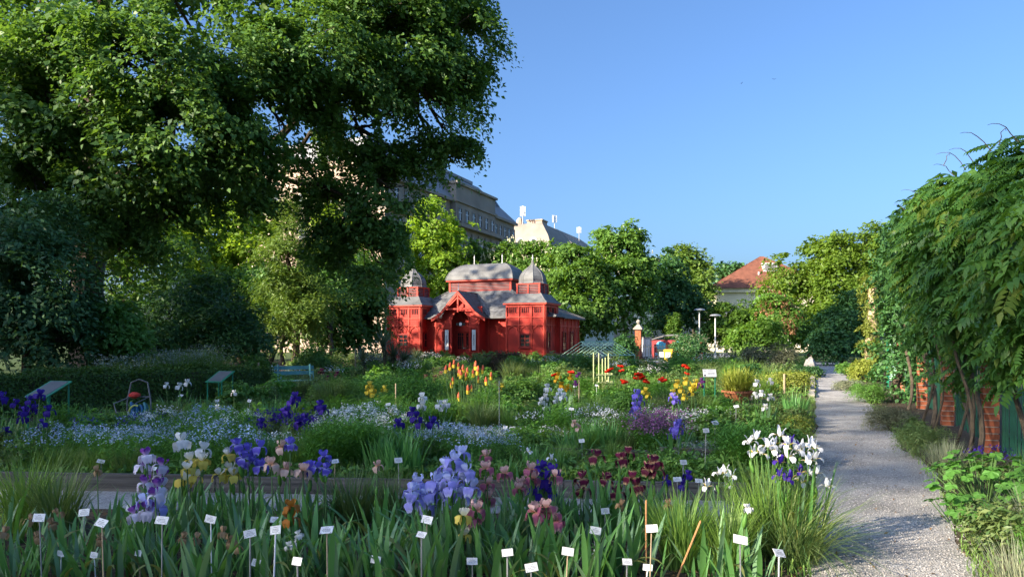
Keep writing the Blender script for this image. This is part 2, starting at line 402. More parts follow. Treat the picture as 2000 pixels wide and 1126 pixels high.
# ============================================================ timber bed edgings
def edging(label, a, b, h, n, rows=1):
    a = Vector(a); b = Vector(b); d = b - a; L = d.length / n
    t = thing('timber_edging', label, 'edging', (a.x, a.y, 0), math.atan2(d.y, d.x))
    rn = random.Random(label)
    for r_ in range(rows):
        for i in range(n):
            m_ = MB(); z0 = r_ * h / rows - (.06 if r_ == 0 else -.004); z1 = (r_ + 1) * h / rows
            m_.box(i * L + .004, (i + 1) * L - .004, -.028 + rn.uniform(-.006,.006), .028, z0, z1 + rn.uniform(-.012,.012))
            m_.build('plank', 'plank', t)
    for i in range(n + 1):
        m_ = MB(); m_.box(i * L - .03, i * L + .03, .03, .09, -.06, h - .03); m_.build('post', 'plank', t)
edging('long weathered grey timber edging across the bed behind the front irises', (-7.2, 8.62, 0), (2.5, 7.9, 0), .19, 5)
edging('short stacked timber edging below the silver carpet plant near the path', (2.05, 10.35, 0), (3.05, 10.1, 0), .21, 1, 2)
edging('single timber board half hidden in grass behind the pink irises', (.05, 10.6, 0), (1.9, 10.4, 0), .17, 2)
edging('timber board at the lower left corner in front of the irises', (-4.4, 4.78, 0), (-1.9, 4.62, 0), .17, 1)
edging('pale weathered timber beside the red poppies in the middle bed', (2.5, 16.6, 0), (5.3, 20.6, 0), .3, 2)

# ============================================================ the red pavilion
PAV = Vector((2.65 - 14.8 * VV[0], 60 - 14.8 * VV[1], 0))
pv = thing('garden_pavilion', 'red wooden exhibition pavilion with two domed towers and grey roofs', 'pavilion', PAV, GRID)
W = MB()                                            # main walls
W.box(3.3, 11.5, 1.0, 1.2, 0, 3.75); W.box(.1, 15.15, 2.62, 8.0, 0, 3.62)
W.build('wall', 'red_paint', pv)
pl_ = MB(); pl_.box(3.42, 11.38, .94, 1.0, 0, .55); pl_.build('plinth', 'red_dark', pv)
pl_ = MB(); pl_.box(15.15, 15.2, 2.62, 8.0, 0, .55); pl_.build('plinth', 'red_dark', pv)
def arch_band(mb, x0, x1, y, z0, z1, d=.035, side=False, w=.07):
    """a pointed-arch frame of two raking battens inside one bay"""
    xm = (x0 + x1) / 2
    for xa in (x0, x1):
        a = (xa, y, z0); b = (xm, y, z1)
        mid = ((xa * .72 + xm * .28), y, z0 + (z1 - z0) * .62)
        if side: a, b, mid = (y, a[0], a[2]), (y, b[0], b[2]), (y, mid[0], mid[2])
        mb.bar(a, mid, d, w, upv=(0,1,0) if side else (0,0,1)); mb.bar(mid, b, d, w, upv=(0,1,0) if side else (0,0,1))
def bays(parent, x0, x1, n, y, zb, zt, side=False, rails=(), arch=(2.25, 2.95), name='battens'):
    mb = MB(); w = (x1 - x0) / n
    def bx(a0, a1, z0, z1, d):
        if side: mb.box(y - .005, y + d, a0, a1, z0, z1)
        else: mb.box(a0, a1, y - d, y + .005, z0, z1)
    for i in range(n + 1):
        x = x0 + w * i; bx(x - .055, x + .055, zb, zt, .06)
    for z in rails:
        for i in range(n): bx(x0 + w * i + .057, x0 + w * (i + 1) - .057, z - .05, z + .05, .045)
    if arch:
        for i in range(n): arch_band(mb, x0 + w * i + .05, x0 + w * (i + 1) - .05, y + (.02 if side else -.02), arch[0], arch[1], side=side)
    mb.build(name, 'red_trim', parent)
def boards(parent, x0, x1, y, zb, zt, step=.155, side=False, skip=None):
    mb = MB(); z = zb; k = 0
    while z < zt - .02:
        d = .022 + .006 * (k % 3)
        z1 = min(z + step - .018, zt)
        if side: mb.box(y, y + d, x0, x1, z, z1)
        else: mb.box(x0, x1, y - d, y, z, z1)
        z += step; k += 1
    o = mb.build('siding', 'red_paint', parent); o['kind'] = 'stuff'
def window(parent, x, y, z0, z1, w, cols=2, rows=3, side=False, name='window'):
    def mk(a0, a1, d0, d1, b0, b1):
        m_ = MB()
        if side: m_.box(y + d0, y + d1, a0, a1, b0, b1)
        else: m_.box(a0, a1, y - d1, y - d0, b0, b1)
        return m_
    fr = MB()
    def add(a0, a1, b0, b1, d):
        if side: fr.box(y, y + d, a0, a1, b0, b1)
        else: fr.box(a0, a1, y - d, y, b0, b1)
    h = w / 2
    add(x - h - .11, x - h, z0 - .1, z1 + .1, .09); add(x + h, x + h + .11, z0 - .1, z1 + .1, .09)
    add(x - h, x + h, z1, z1 + .12, .095); add(x - h - .16, x + h + .16, z0 - .17, z0 - .1, .13); add(x - h, x + h, z0 - .1, z0, .09)
    f = fr.build(name, 'red_dark', parent)
    for i in range(cols):
        for j in range(rows):
            a0 = x - h + w * i / cols + .02; a1 = x - h + w * (i + 1) / cols - .02
            b0 = z0 + (z1 - z0) * j / rows + .02; b1 = z0 + (z1 - z0) * (j + 1) / rows - .02
            mk(a0, a1, .028, .04, b0, b1).build('pane', 'glass_dark', f)
    mu = MB()
    for i in range(1, cols):
        a = x - h + w * i / cols
        if side: mu.box(y + .03, y + .07, a - .02, a + .02, z0, z1)
        else: mu.box(a - .02, a + .02, y - .07, y - .03, z0, z1)
    for j in range(1, rows):
        b = z0 + (z1 - z0) * j / rows
        if side: mu.box(y + .03, y + .066, x - h, x + h, b - .018, b + .018)
        else: mu.box(x - h, x + h, y - .066, y - .03, b - .018, b + .018)
    mu.build('glazing_bar', 'red_trim', f)
def skirt(prof, rect0, n_sub, name, mat, parent, crease=True):
    """a roof whose rectangular plan follows a profile of (inset, z) rings"""
    mb = MB(); x0, x1, y0, y1 = rect0; rings = []
    for ins, z in prof:
        rings.append([(x0 + ins[0], y0 + ins[1], z), (x1 - ins[0], y0 + ins[1], z), (x1 - ins[0], y1 - ins[1], z), (x0 + ins[0], y1 - ins[1], z)])
    for a, b in zip(rings, rings[1:]):
        for k in range(4): mb.face([a[k], a[(k+1) % 4], b[(k+1) % 4], b[k]])
    mb.face(rings[-1]); mb.face(list(reversed(rings[0])))
    o = mb.build(name, mat, parent)
    for k in range(4):
        sm = MB(); sm.tube([Vector(r_[k]) for r_ in rings], .035, 6); sm.build('ridge_seam', 'zinc' if mat == 'zinc' else mat, o)
    return o
def tower(x0, rside):
    T = 3.4
    tw = MB(); tw.box(x0, x0 + T, 0, T, 0, 4.66); t = tw.build('tower', 'red_paint', pv)
    boards(t, x0 + .06, x0 + T - .06, 0, 3.05, 3.6); boards(t, x0 + .06, x0 + T - .06, 0, .62, 2.3, .19)
    bays(t, x0 + .06, x0 + T - .06, 3, -.03, 0, 4.6, rails=(.62, 3.0, 3.62, 4.52))
    m_ = MB()                                                  # upper louvre slots
    for i in range(3):
        for j in range(4):
            xx = x0 + .06 + (T - .12) * (i + .5) / 3 + (j - 1.5) * .17
            m_.box(xx - .035, xx + .035, -.035, -.012, 4.0, 4.42)
    o = m_.build('vent_slots', 'glass_dark', t); o['kind'] = 'stuff'
    m_ = MB()
    for i in range(18):
        xx = x0 + .12 + (T - .24) * i / 17; m_.box(xx - .03, xx + .03, -.06, -.02, .06, .56)
    o = m_.build('balusters', 'red_trim', t); o['kind'] = 'stuff'
    window(t, x0 + T / 2, -.03, 1.25, 2.2, .78)
    # side facing the path
    xs = x0 + T
    bays(t, .06, 2.6, 2, xs + .03, 0, 4.6, side=True, rails=(.62, 3.0, 3.62, 4.52))
    boards(t, .08, 2.58, xs, .62, 3.6, .17, side=True)
    m_ = MB()
    for i in range(2):
        for j in range(3):
            yy = .06 + 2.54 * (i + .5) / 2 + (j - 1) * .2; m_.box(xs + .012, xs + .035, yy - .035, yy + .035, 4.0, 4.42)
    o = m_.build('vent_slots', 'glass_dark', t); o['kind'] = 'stuff'
    window(t, .7, xs + .03, 1.15, 2.35, .5, 1, 2, side=True)
    m_ = MB(); m_.box(x0 - .2, x0 + T + .2, -.2, T + .2, 4.66, 4.8); m_.build('eaves_board', 'red_trim', t)
    skirt([((0,0),4.8),((.02,.02),4.84),((.28,.28),5.02),((.52,.52),5.3),((.7,.7),5.5),((.82,.82),5.6)], (x0 - .24, x0 + T + .24, -.24, T + .24), 0, 'skirt_roof', 'zinc', t)
    cx, cy = x0 + T / 2, T / 2
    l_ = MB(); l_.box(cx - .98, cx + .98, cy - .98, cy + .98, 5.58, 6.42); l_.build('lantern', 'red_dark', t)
    m_ = MB()
    for a in (-1, 0, 1):
        for q in ((a * .98, -1.0), (a * .98, 1.0), (-1.0, a * .98), (1.0, a * .98)):
            m_.box(cx + q[0] - .06, cx + q[0] + .06, cy + q[1] - .06, cy + q[1] + .06, 5.58, 6.42)
    m_.box(cx - 1.07, cx + 1.07, cy - 1.07, cy + 1.07, 6.36, 6.45); m_.build('lantern_posts', 'red_trim', t)
    for k in range(5):
        m_ = MB(); z = 5.7 + k * .135
        m_.hexa([(cx-1.04,cy-1.04,z),(cx+1.04,cy-1.04,z),(cx+1.04,cy+1.04,z),(cx-1.04,cy+1.04,z),(cx-.99,cy-.99,z+.05),(cx+.99,cy-.99,z+.05),(cx+.99,cy+.99,z+.05),(cx-.99,cy+.99,z+.05)])
        m_.build('louvre_slat', 'zinc', t)
    prof = [(1.22,6.45),(1.2,6.5),(1.13,6.62),(1.14,6.8),(1.09,7.05),(.95,7.32),(.72,7.58),(.47,7.78),(.26,7.95),(.14,8.12),(.08,8.3),(.05,8.5)]
    m_ = MB(); m_.lathe(prof, 8, (cx, cy, 0), rot=math.pi / 8); dm = m_.build('dome', 'zinc', t)
    m_ = MB()
    for j in range(8):
        a = 2 * math.pi * j / 8 + math.pi / 8
        m_.tube([(cx + r_ * math.cos(a), cy + r_ * math.sin(a), z) for r_, z in prof], .022, 5)
    m_.build('dome_seam', 'zinc', dm)
    m_ = MB(); m_.lathe([(.05,8.35),(.035,8.58),(.09,8.62),(.09,8.66),(.03,8.7),(.025,8.85),(.004,8.95)], 8, (cx, cy, 0)); m_.build('finial', 'white_paint', dm)
tower(0.0, False); tower(11.4, True)
# centre walls beside the porch
for xa, xb in ((3.45, 5.3), (9.4, 11.35)):
    boards(pv, xa, xb, 1.0, 2.95, 3.7); boards(pv, xa, xb, 1.0, .6, 2.3, .19)
    bays(pv, xa, xb, 2, .97, .5, 3.7, rails=(.6, 2.98))
# right-hand side wall
boards(pv, 2.7, 7.95, 15.15, .62, 3.55, .17, side=True)
bays(pv, 2.7, 7.95, 5, 15.18, 0, 3.6, side=True, rails=(.62, 2.95), arch=(2.5, 2.92))
for yy in (3.75, 5.85): window(pv, yy, 15.18, .95, 2.4, .72, 2, 2, side=True)
# main slate roof in courses
EV = (-.25, 15.6, .55, 8.5); CL = (4.6, 10.5, 3.2, 6.0)
mr_ = MB(); NC = 17
for k in range(NC):
    f0, f1 = k / NC, (k + 1) / NC
    def ring(f, dz=0):
        fl = f + .06 * math.sin(f * math.pi)
        z = 3.66 + (6.1 - 3.66) * (f ** 1.12) + dz
        x0 = EV[0] + (CL[0] - EV[0]) * f; x1 = EV[1] + (CL[1] - EV[1]) * f
        y0 = EV[2] + (CL[2] - EV[2]) * f; y1 = EV[3] + (CL[3] - EV[3]) * f
        return [(x0,y0,z),(x1,y0,z),(x1,y1,z),(x0,y1,z)]
    a = ring(f0, .045); b = ring(f1); a0 = ring(f0)
    for j in range(4):
        mr_.face([a[j], a[(j+1) % 4], b[(j+1) % 4], b[j]]); mr_.face([a0[j], a0[(j+1) % 4], a[(j+1) % 4], a[j]])
mr_.face(list(reversed([(EV[0],EV[2],3.66),(EV[1],EV[2],3.66),(EV[1],EV[3],3.66),(EV[0],EV[3],3.66)])))
ro = mr_.build('main_roof', 'slate', pv)
for (ex, ey, cx, cy) in ((EV[0],EV[2],CL[0],CL[2]),(EV[1],EV[2],CL[1],CL[2]),(EV[1],EV[3],CL[1],CL[3])):
    m_ = MB(); m_.tube([(ex + (cx-ex)*f, ey + (cy-ey)*f, 3.66 + 2.44 * f ** 1.12 + .05) for f in (0,.25,.5,.75,1)], .07, 6); m_.build('hip_ridge', 'zinc', ro)
for ga, gb in (((3.4,.5,3.62),(5.0,.5,3.62)),((9.7,.5,3.62),(11.3,.5,3.62)),((15.62,2.6,3.62),(15.62,8.5,3.62))):
    m_ = MB(); m_.tube([ga, gb], .07, 8); m_.build('gutter', 'zinc', ro)
# clerestory
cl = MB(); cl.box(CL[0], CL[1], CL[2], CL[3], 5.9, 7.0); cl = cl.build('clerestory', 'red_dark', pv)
for k in range(5):
    z = 6.24 + k * .125
    m_ = MB(); m_.box(CL[0] + .12, CL[1] - .12, CL[2] - .06, CL[2] - .003, z, z + .04); m_.build('louvre_slat', 'zinc', cl)
    m_ = MB(); m_.box(CL[1] + .003, CL[1] + .06, CL[2] + .12, CL[3] - .12, z, z + .04); m_.build('louvre_slat', 'zinc', cl)
m_ = MB()
for x in (CL[0], CL[1]): m_.box(x - .08, x + .08, CL[2] - .08, CL[2] + .08, 6.05, 7.0)
m_.box(CL[1]-.08, CL[1]+.08, CL[3]-.08, CL[3]+.08, 6.05, 7.0); m_.box(CL[0]+.1, CL[1]-.1, CL[2]-.05, CL[2], 6.86, 6.98)
m_.build('corner_post', 'red_trim', cl)
m_ = MB(); m_.box(CL[0]-.28, CL[1]+.28, CL[2]-.28, CL[3]+.28, 6.98, 7.1); m_.build('cornice', 'red_trim', cl)
cr_ = skirt([((0,0),7.1),((.03,.03),7.14),((.1,.12),7.45),((.25,.32),7.8),((.55,.65),8.15),((1.0,1.1),8.45),((1.5,1.62),8.62)], (CL[0]-.34, CL[1]+.34, CL[2]-.34, CL[3]+.34), 0, 'upper_roof', 'zinc', pv)
for x in (6.35, 9.1):
    m_ = MB(); m_.lathe([(.07,8.5),(.04,8.7),(.035,9.2),(.06,9.24),(.025,9.35),(.004,9.5)], 8, (x, 4.6, 0)); m_.build('finial', 'white_paint', cr_)
# porch
pc = 7.36
gab = [(-2.5,3.55),(-2.05,3.78),(-1.6,4.08),(-.9,4.85),(0,5.82),(.9,4.85),(1.6,4.08),(2.05,3.78),(2.5,3.55)]
def main_roof_y(z): return EV[2] + (CL[2] - EV[2]) * max(0, (z - 3.66) / 2.44) ** (1 / 1.12) if z > 3.66 else EV[2]
m_ = MB()
for (xa, za), (xb, zb) in zip(gab, gab[1:]):
    steps = 4
    for k in range(steps):
        f0, f1 = k / steps, (k + 1) / steps
        p = [(xa + (xb-xa)*f0, za + (zb-za)*f0), (xa + (xb-xa)*f1, za + (zb-za)*f1)]
        lift = .03 if (p[0][1] < p[1][1]) else -.0
        q = [(pc + p[0][0], -.75, p[0][1] + (.035 if xa < 0 else 0)), (pc + p[1][0], -.75, p[1][1] + (.035 if xa >= 0 else 0)),
             (pc + p[1][0], main_roof_y(p[1][1]) + .25, p[1][1] + (.035 if xa >= 0 else 0)), (pc + p[0][0], main_roof_y(p[0][1]) + .25, p[0][1] + (.035 if xa < 0 else 0))]
        m_.face(q); m_.face([(a_, b_, c_ - .09) for a_, b_, c_ in reversed(q)])
pr = m_.build('porch_roof', 'slate', pv)
m_ = MB(); m_.tube([(pc,-.78,5.87),(pc,3.0,5.87)], .05, 6)
for sgn in (-1, 1): m_.tube([(pc + sgn * abs(x), main_roof_y(z) + .02, z + .09) for x, z in gab[4:]], .05, 6)
m_.build('valley_ridge', 'zinc', pr)
m_ = MB(); m_.lathe([(.05,5.85),(.03,6.2),(.005,6.6)], 6, (pc, -.7, 0)); m_.build('finial', 'white_paint', pr)
m_ = MB()
for (xa, za), (xb, zb) in zip(gab, gab[1:]):
    m_.hexa([(pc+xa,-.86,za-.24),(pc+xb,-.86,zb-.24),(pc+xb,-.76,zb-.24),(pc+xa,-.76,za-.24),(pc+xa,-.86,za+.05),(pc+xb,-.86,zb+.05),(pc+xb,-.76,zb+.05),(pc+xa,-.76,za+.05)])
m_.build('barge_board', 'red_trim', pr)
m_ = MB(); m_.box(pc-1.25, pc+1.25, -.83, -.77, 4.3, 4.42); m_.box(pc-.06, pc+.06, -.84, -.76, 4.05, 5.6)
for sgn in (-1, 1):
    m_.bar((pc+sgn*1.75,-.5,3.3),(pc+sgn*1.9,-.8,3.75),.08,.1); m_.bar((pc+sgn*1.2,-.8,4.3),(pc+sgn*.06,-.8,5.3),.05,.09)
    m_.bar((pc+sgn*1.45,-.5,3.1),(pc+sgn*2.2,-.8,3.6),.08,.1)
m_.build('gable_truss', 'red_trim', pr)
# porch front wall with its arch
m_ = MB(); Ra, zc = .8, 3.42; N_ = 14
fy0, fy1 = -.32, -.12
outer = []
for k in range(N_ + 1):
    a = math.pi * k / N_; outer.append((pc - Ra * math.cos(a), zc + Ra * math.sin(a)))
def gz(x):
    x -= pc
    for (xa, za), (xb, zb) in zip(gab, gab[1:]):
        if xa <= x <= xb: return za + (zb - za) * (x - xa) / (xb - xa) - .12
    return 3.5
for (xa, za), (xb, zb) in zip(outer, outer[1:]):
    m_.hexa([(xa,fy0,za),(xb,fy0,zb),(xb,fy1,zb),(xa,fy1,za),(xa,fy0,gz(xa)),(xb,fy0,gz(xb)),(xb,fy1,gz(xb)),(xa,fy1,gz(xa))])
for sgn in (-1, 1):
    xi, xo = pc + sgn * .8, pc + sgn * 1.75
    lo, hi = min(xi, xo), max(xi, xo)
    m_.hexa([(lo,fy0,2.75),(hi,fy0,2.75),(hi,fy1,2.75),(lo,fy1,2.75),(lo,fy0,gz(lo)),(hi,fy0,gz(hi)),(hi,fy1,gz(hi)),(lo,fy1,gz(lo))])
    for xx in (xi, xo - sgn * .16): m_.box(min(xx, xx + sgn*.16), max(xx, xx + sgn*.16), fy0 - .02, fy1 + .02, 0, 2.85)
    m_.box(lo, hi, fy0 - .1, fy1 + .1, .0, .72); m_.box(lo - .06, hi + .06, fy0 - .16, fy1 + .12, .72, .8)
    m_.box(lo + .15, hi - .15, fy1 + .0, fy1 + .06, .8, 2.75)
    m_.hexa([(min(xo,xo-sgn*.1),fy1,0),(max(xo,xo-sgn*.1),fy1,0),(max(xo,xo-sgn*.1),1.0,0),(min(xo,xo-sgn*.1),1.0,0),(min(xo,xo-sgn*.1),fy1,3.6),(max(xo,xo-sgn*.1),fy1,3.6),(max(xo,xo-sgn*.1),1.0,3.6),(min(xo,xo-sgn*.1),1.0,3.6)])
po = m_.build('porch', 'red_paint', pv)
m_ = MB()
for (xa, za), (xb, zb) in zip(outer, outer[1:]): m_.bar((xa, fy0 - .02, za), (xb, fy0 - .02, zb), .08, .09, upv=(0,1,0))
for sgn in (-1, 1):
    m_.box(pc+sgn*1.27-.5, pc+sgn*1.27+.5, fy0-.05, fy0-.002, 2.8, 2.9); arch_band(m_, pc+sgn*1.27-.3, pc+sgn*1.27+.3, fy0-.02, 2.45, 2.78)
    for k in range(7): m_.box(pc+sgn*1.27-.42+k*.14-.02, pc+sgn*1.27-.42+k*.14+.02, fy0-.14, fy0-.102, .08, .66)
m_.build('porch_trim', 'red_trim', po)
m_ = MB(); m_.box(pc-1.6, pc+1.6, .55, .65, 2.5, 4.6)
for k in range(11): m_.box(pc - .75 + k * .15 - .02, pc - .75 + k * .15 + .02, .51, .55, 2.95, 4.3)
m_.box(pc-1.6, pc-.82, .55, .65, 0, 2.5); m_.box(pc+.82, pc+1.6, .55, .65, 0, 2.5); m_.box(pc-.95, pc+.95, .5, .55, 2.5, 2.62)
m_.build('porch_back_wall', 'red_paint', po)
for sgn in (-1, 1):
    c = pc + sgn * .4
    m_ = MB(); m_.box(c-.39, c+.39, .56, .62, .02, 1.0); m_.box(c-.39, c-.27, .56, .62, 1.0, 2.48); m_.box(c+.27, c+.39, .56, .62, 1.0, 2.48); m_.box(c-.27, c+.27, .56, .62, 2.36, 2.48)
    d_ = m_.build('door', 'red_paint', pv)
    m_ = MB(); m_.box(c-.27, c+.27, .585, .6, 1.0, 2.36); m_.build('pane', 'glass_dark', d_)
    m_ = MB()
    for xx in (-.09, .09): m_.box(c+xx-.015, c+xx+.015, .56, .583, 1.0, 2.36)
    for zz in (1.2, 2.1): m_.box(c-.27, c+.27, .564, .582, zz-.015, zz+.015)
    m_.build('glazing_bar', 'red_trim', d_)
    m_ = MB(); m_.box(c-sgn*.33-.02, c-sgn*.33+.02, .5, .56, 1.0, 1.14); m_.build('handle', 'steel_stake', d_)
m_ = MB(); m_.box(pc-1.0, pc+1.0, -.7, .5, 0, .1); m_.box(pc-1.2, pc+1.2, -1.1, -.7, 0, .05); m_.build('doorstep', 'pale_stone', pv)
def text_mesh(s, size, name):
    cu = bpy.data.curves.new(name, 'FONT'); cu.body = s; cu.size = size; cu.align_x = 'CENTER'; cu.align_y = 'CENTER'; cu.extrude = .003; cu.resolution_u = 2
    o = bpy.data.objects.new(name, cu); COL.objects.link(o)
    dg = bpy.context.evaluated_depsgraph_get(); me = bpy.data.meshes.new_from_object(o.evaluated_get(dg)); bpy.data.objects.remove(o)
    return me
for sgn, word, lab in ((-1, 'IZLOŽBENI', 'tall white banner with dark letters left of the pavilion door'), (1, 'EXHIBITION', 'tall white banner with dark letters right of the pavilion door')):
    bx_ = PAV + Vector((VV[0], VV[1], 0)) * (pc + sgn * 1.27) + Vector((U[0], U[1], 0)) * (fy0 - .03) 
    b_ = thing('banner', lab, 'banner', bx_, GRID)
    m_ = MB(); m_.box(-.17, .17, -.012, .012, .92, 2.62); m_.build('cloth', 'white_paint', b_)
    obj('lettering', text_mesh(word, .16, 'lettering'), 'ink', b_, (0, -.02, 1.77), rot=(R(90), R(90), 0))
em = thing('emblem_plaque', 'round silver and dark emblem hanging in the pavilion arch', 'emblem', PAV + Vector((VV[0], VV[1], 0)) * (pc + .05) + Vector((U[0], U[1], 0)) * -.33 + Vector((0,0,3.1)), GRID)
m_ = MB(); m_.tube([(0,-.04,0),(0,.0,0)], .2, 16); m_.box(-.42, .42, -.02, .01, -.1, .1); m_.build('backing', 'dark_metal', em)
m_ = MB(); m_.tube([(0,-.06,.02),(0,-.041,.02)], .13, 14); m_.box(-.1, .1, -.06, -.041, -.14, -.04); m_.build('crest', 'white_paint', em)

# ============================================================ office block behind the trees (facade along the grid)
S0 = -55.9
ob = thing('office_block', 'long grey stone office block with rows of windows and grey mansard roof', 'building', st(S0, 89.5), GRID)
# local x across (to the right), local y along the facade away from the viewer; facade plane x = 0
LEN, H1, H2 = 50, 20.6, 24.9
m_ = MB(); m_.box(-26, 0, 0, LEN, 0, H1); m_.box(-25, -.6, .8, LEN - .5, H1, H2)
m_.build('wall', 'beige_stone', ob)
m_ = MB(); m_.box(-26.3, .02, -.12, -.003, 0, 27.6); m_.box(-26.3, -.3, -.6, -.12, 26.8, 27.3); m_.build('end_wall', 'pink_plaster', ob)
m_ = MB(); m_.box(-26.5, 1.1, -.3, LEN + .9, H1, H1 + .5); m_.box(-26.2, .6, -.25, LEN + .5, H1 - .5, H1); m_.box(-25.4, .05, .4, LEN, H2, H2 + .45); m_.build('cornice', 'beige_stone', ob)
# roof
m_ = MB(); z0 = H2 + .45
A = [(-.0, .3, z0), (.0, LEN, z0), (-25.4, LEN, z0), (-25.4, .3, z0)]; B = [(-4.6, 2, 31.3), (-4.6, LEN - 9, 31.3), (-21, LEN - 9, 31.3), (-21, 2, 31.3)]
for k in range(4): m_.face([A[k], A[(k+1) % 4], B[(k+1) % 4], B[k]])
m_.face(B); rf = m_.build('roof', 'grey_roof', ob)
m_ = MB(); m_.box(-5.4, -4.4, 2, LEN - 12, 31.25, 31.8); m_.build('ridge_parapet', 'grey_roof', rf)
for y in (14, 20, 44):
    m_ = MB(); m_.bar((-1.6, y, 27.9), (-2.6, y + .1, 29.3), .7, .12); m_.build('skylight', 'glass_dark', rf)
# projecting bay with its tall attic
m_ = MB(); m_.box(-6, .75, 21, 38, 0, H1 - .01); m_.box(-6, .4, 21.3, 37.7, H1, 28.2); bay = m_.build('projecting_bay', 'beige_stone', ob)
m_ = MB(); m_.box(-6.2, 1.8, 20.6, 38.4, H1 + .01, H1 + .62); m_.box(-6.2, .75, 21, 38, 24.9, 25.3); m_.box(-6.2, .8, 21, 38, 27.9, 28.3); m_.build('bay_cornice', 'beige_stone', bay)
def owin(y, z, w, h, x, par):
    f = MB(); f.box(x - .02, x + .12, y - w/2 - .14, y - w/2, z - .1, z + h + .15); f.box(x - .02, x + .12, y + w/2, y + w/2 + .14, z - .1, z + h + .15)
    f.box(x - .02, x + .16, y - w/2, y + w/2, z + h, z + h + .16); f.box(x - .02, x + .22, y - w/2 - .2, y + w/2 + .2, z - .25, z - .1)
    f = f.build('window', 'beige_stone', par)
    g_ = MB(); g_.box(x - .01, x + .02, y - w/2, y + w/2, z - .1, z + h); g_.build('pane', 'glass_dark', f)
    b_ = MB(); b_.box(x + .02, x + .07, y - .05, y + .05, z - .1, z + h); b_.box(x + .02, x + .065, y - w/2, y + w/2, z + h * .62, z + h * .62 + .09); b_.box(x + .02, x + .06, y - w/2, y - w/2 + .08, z - .1, z + h); b_.build('sash', 'white_paint', f)
for y in [4, 7, 10, 13, 16, 19, 40.2, 42.4, 44.6, 46.8, 49]:
    owin(y, 22.0, 1.1, 1.9, -.6, ob)
    for z in (17.2, 13.4, 9.6): owin(y, z - .3, 1.3, 2.5, 0, ob)
for y in [22.8, 25.5, 28.2, 30.9, 33.6, 36.3]:
    owin(y, 22.0, 1.2, 1.9, .4, bay)
    for z in (17.2, 13.4, 9.6): owin(y, z - .3, 1.4, 2.6, .75, bay)
m_ = MB()
for y in [21.3 + 2.72 * k for k in range(7)]: m_.box(.75, 1.05, y - .3, y + .3, 8, H1 - .55)
m_.build('pilaster', 'beige_stone', bay)
for x in (-4, -9, -14, -19, -24):            # windows of the sunlit end wall
    for z in (3, 7.5, 12, 16.5, 21):
        f = MB(); f.box(x-.8, x+.8, -.2, -.13, z, z+2.3); f = f.build('window', 'cream_plaster', ob)
        g_ = MB(); g_.box(x-.62, x+.62, -.23, -.2, z+.2, z+2.15); g_.build('pane', 'glass_dark', f)

# second block: mansard with round dormers and a hipped wing
b2 = thing('mansard_block', 'cream apartment block with brown mansard roof and round dormers beyond the office block', 'building', (3, 186, 0), GRID)
m_ = MB(); m_.box(-9, 7, 0, 22, 0, 24.6); m_.build('wall', 'cream_plaster', b2)
m_ = MB(); m_.box(-9.5, 7.5, -.5, 22.5, 24.0, 24.7); m_.build('cornice', 'cream_plaster', b2)
skirt([((0,0),24.7),((1.4,1.4),28.0),((3.8,3.8),31.4),((4.2,4.2),31.6)], (-9.4, 7.4, -.4, 22.4), 0, 'roof', 'brown_roof', b2)
m_ = MB(); m_.box(-1.5, 2.6, 6, 10, 31.4, 32.6); m_.box(-1.7, 2.8, 5.8, 10.2, 32.6, 32.9); m_.build('roof_house', 'pink_plaster', b2)
m_ = MB(); m_.lathe([(1.1,30.6),(1.1,32.0),(.8,33),(.3,33.5)], 8, (-3.2, 5.2, 0)); m_.build('chimney', 'pink_plaster', b2)
for x in (-1.2, 2.4):
    m_ = MB(); m_.tube([(x,.35,26.6),(x,3.0,26.6)], 1.0, 16); m_.box(x-1.0, x+1.0, .36, 3.0, 25.4, 26.6); d_ = m_.build('dormer', 'cream_plaster', b2)
    m_ = MB(); m_.tube([(x,.22,26.6),(x,.34,26.6)], .55, 14); m_.build('pane', 'glass_dark', d_)
b3 = thing('hipped_block', 'grey hip-roofed block at the right end of the apartment row', 'building', (7.8, 215.4, 0), GRID)
m_ = MB(); m_.box(-8, 12, 0, 40, 0, 27.4); m_.build('wall', 'cream_plaster', b3)
skirt([((0,0),27.4),((10.2,8.8),35.2)], (-8.5, 12.5, -.6, 40.6), 0, 'roof', 'brown_roof', b3)
def mast(label, px, py0, py1, Y, n):
    a = at(px, py0, Y); h = (py0 - py1) / FPX * Y
    t = thing('antenna_mast', label, 'antenna', a, 0)
    m_ = MB(); m_.tube([(0,0,-2.2),(0,0,h)], .12, 6); m_.build('pole', 'steel_stake', t)
    for k in range(n):
        an = k * 6.28 / n + .5; x, y = math.cos(an) * .55, math.sin(an) * .55
        m_ = MB(); m_.box(x-.2, x+.2, y-.12, y+.12, h*.45, h*.98); m_.bar((0,0,h*.7),(x,y,h*.7),.08,.08); m_.build('panel', 'white_paint', t)
mast('cell antenna cluster on the apartment chimney next to the office block', 1021, 438, 402, 190, 3)
mast('pair of white antenna panels on the peak of the brown hip roof', 1083, 446, 420, 222, 2)
mast('small antenna at the right end of the grey hip roof', 1131, 464, 443, 236, 3)

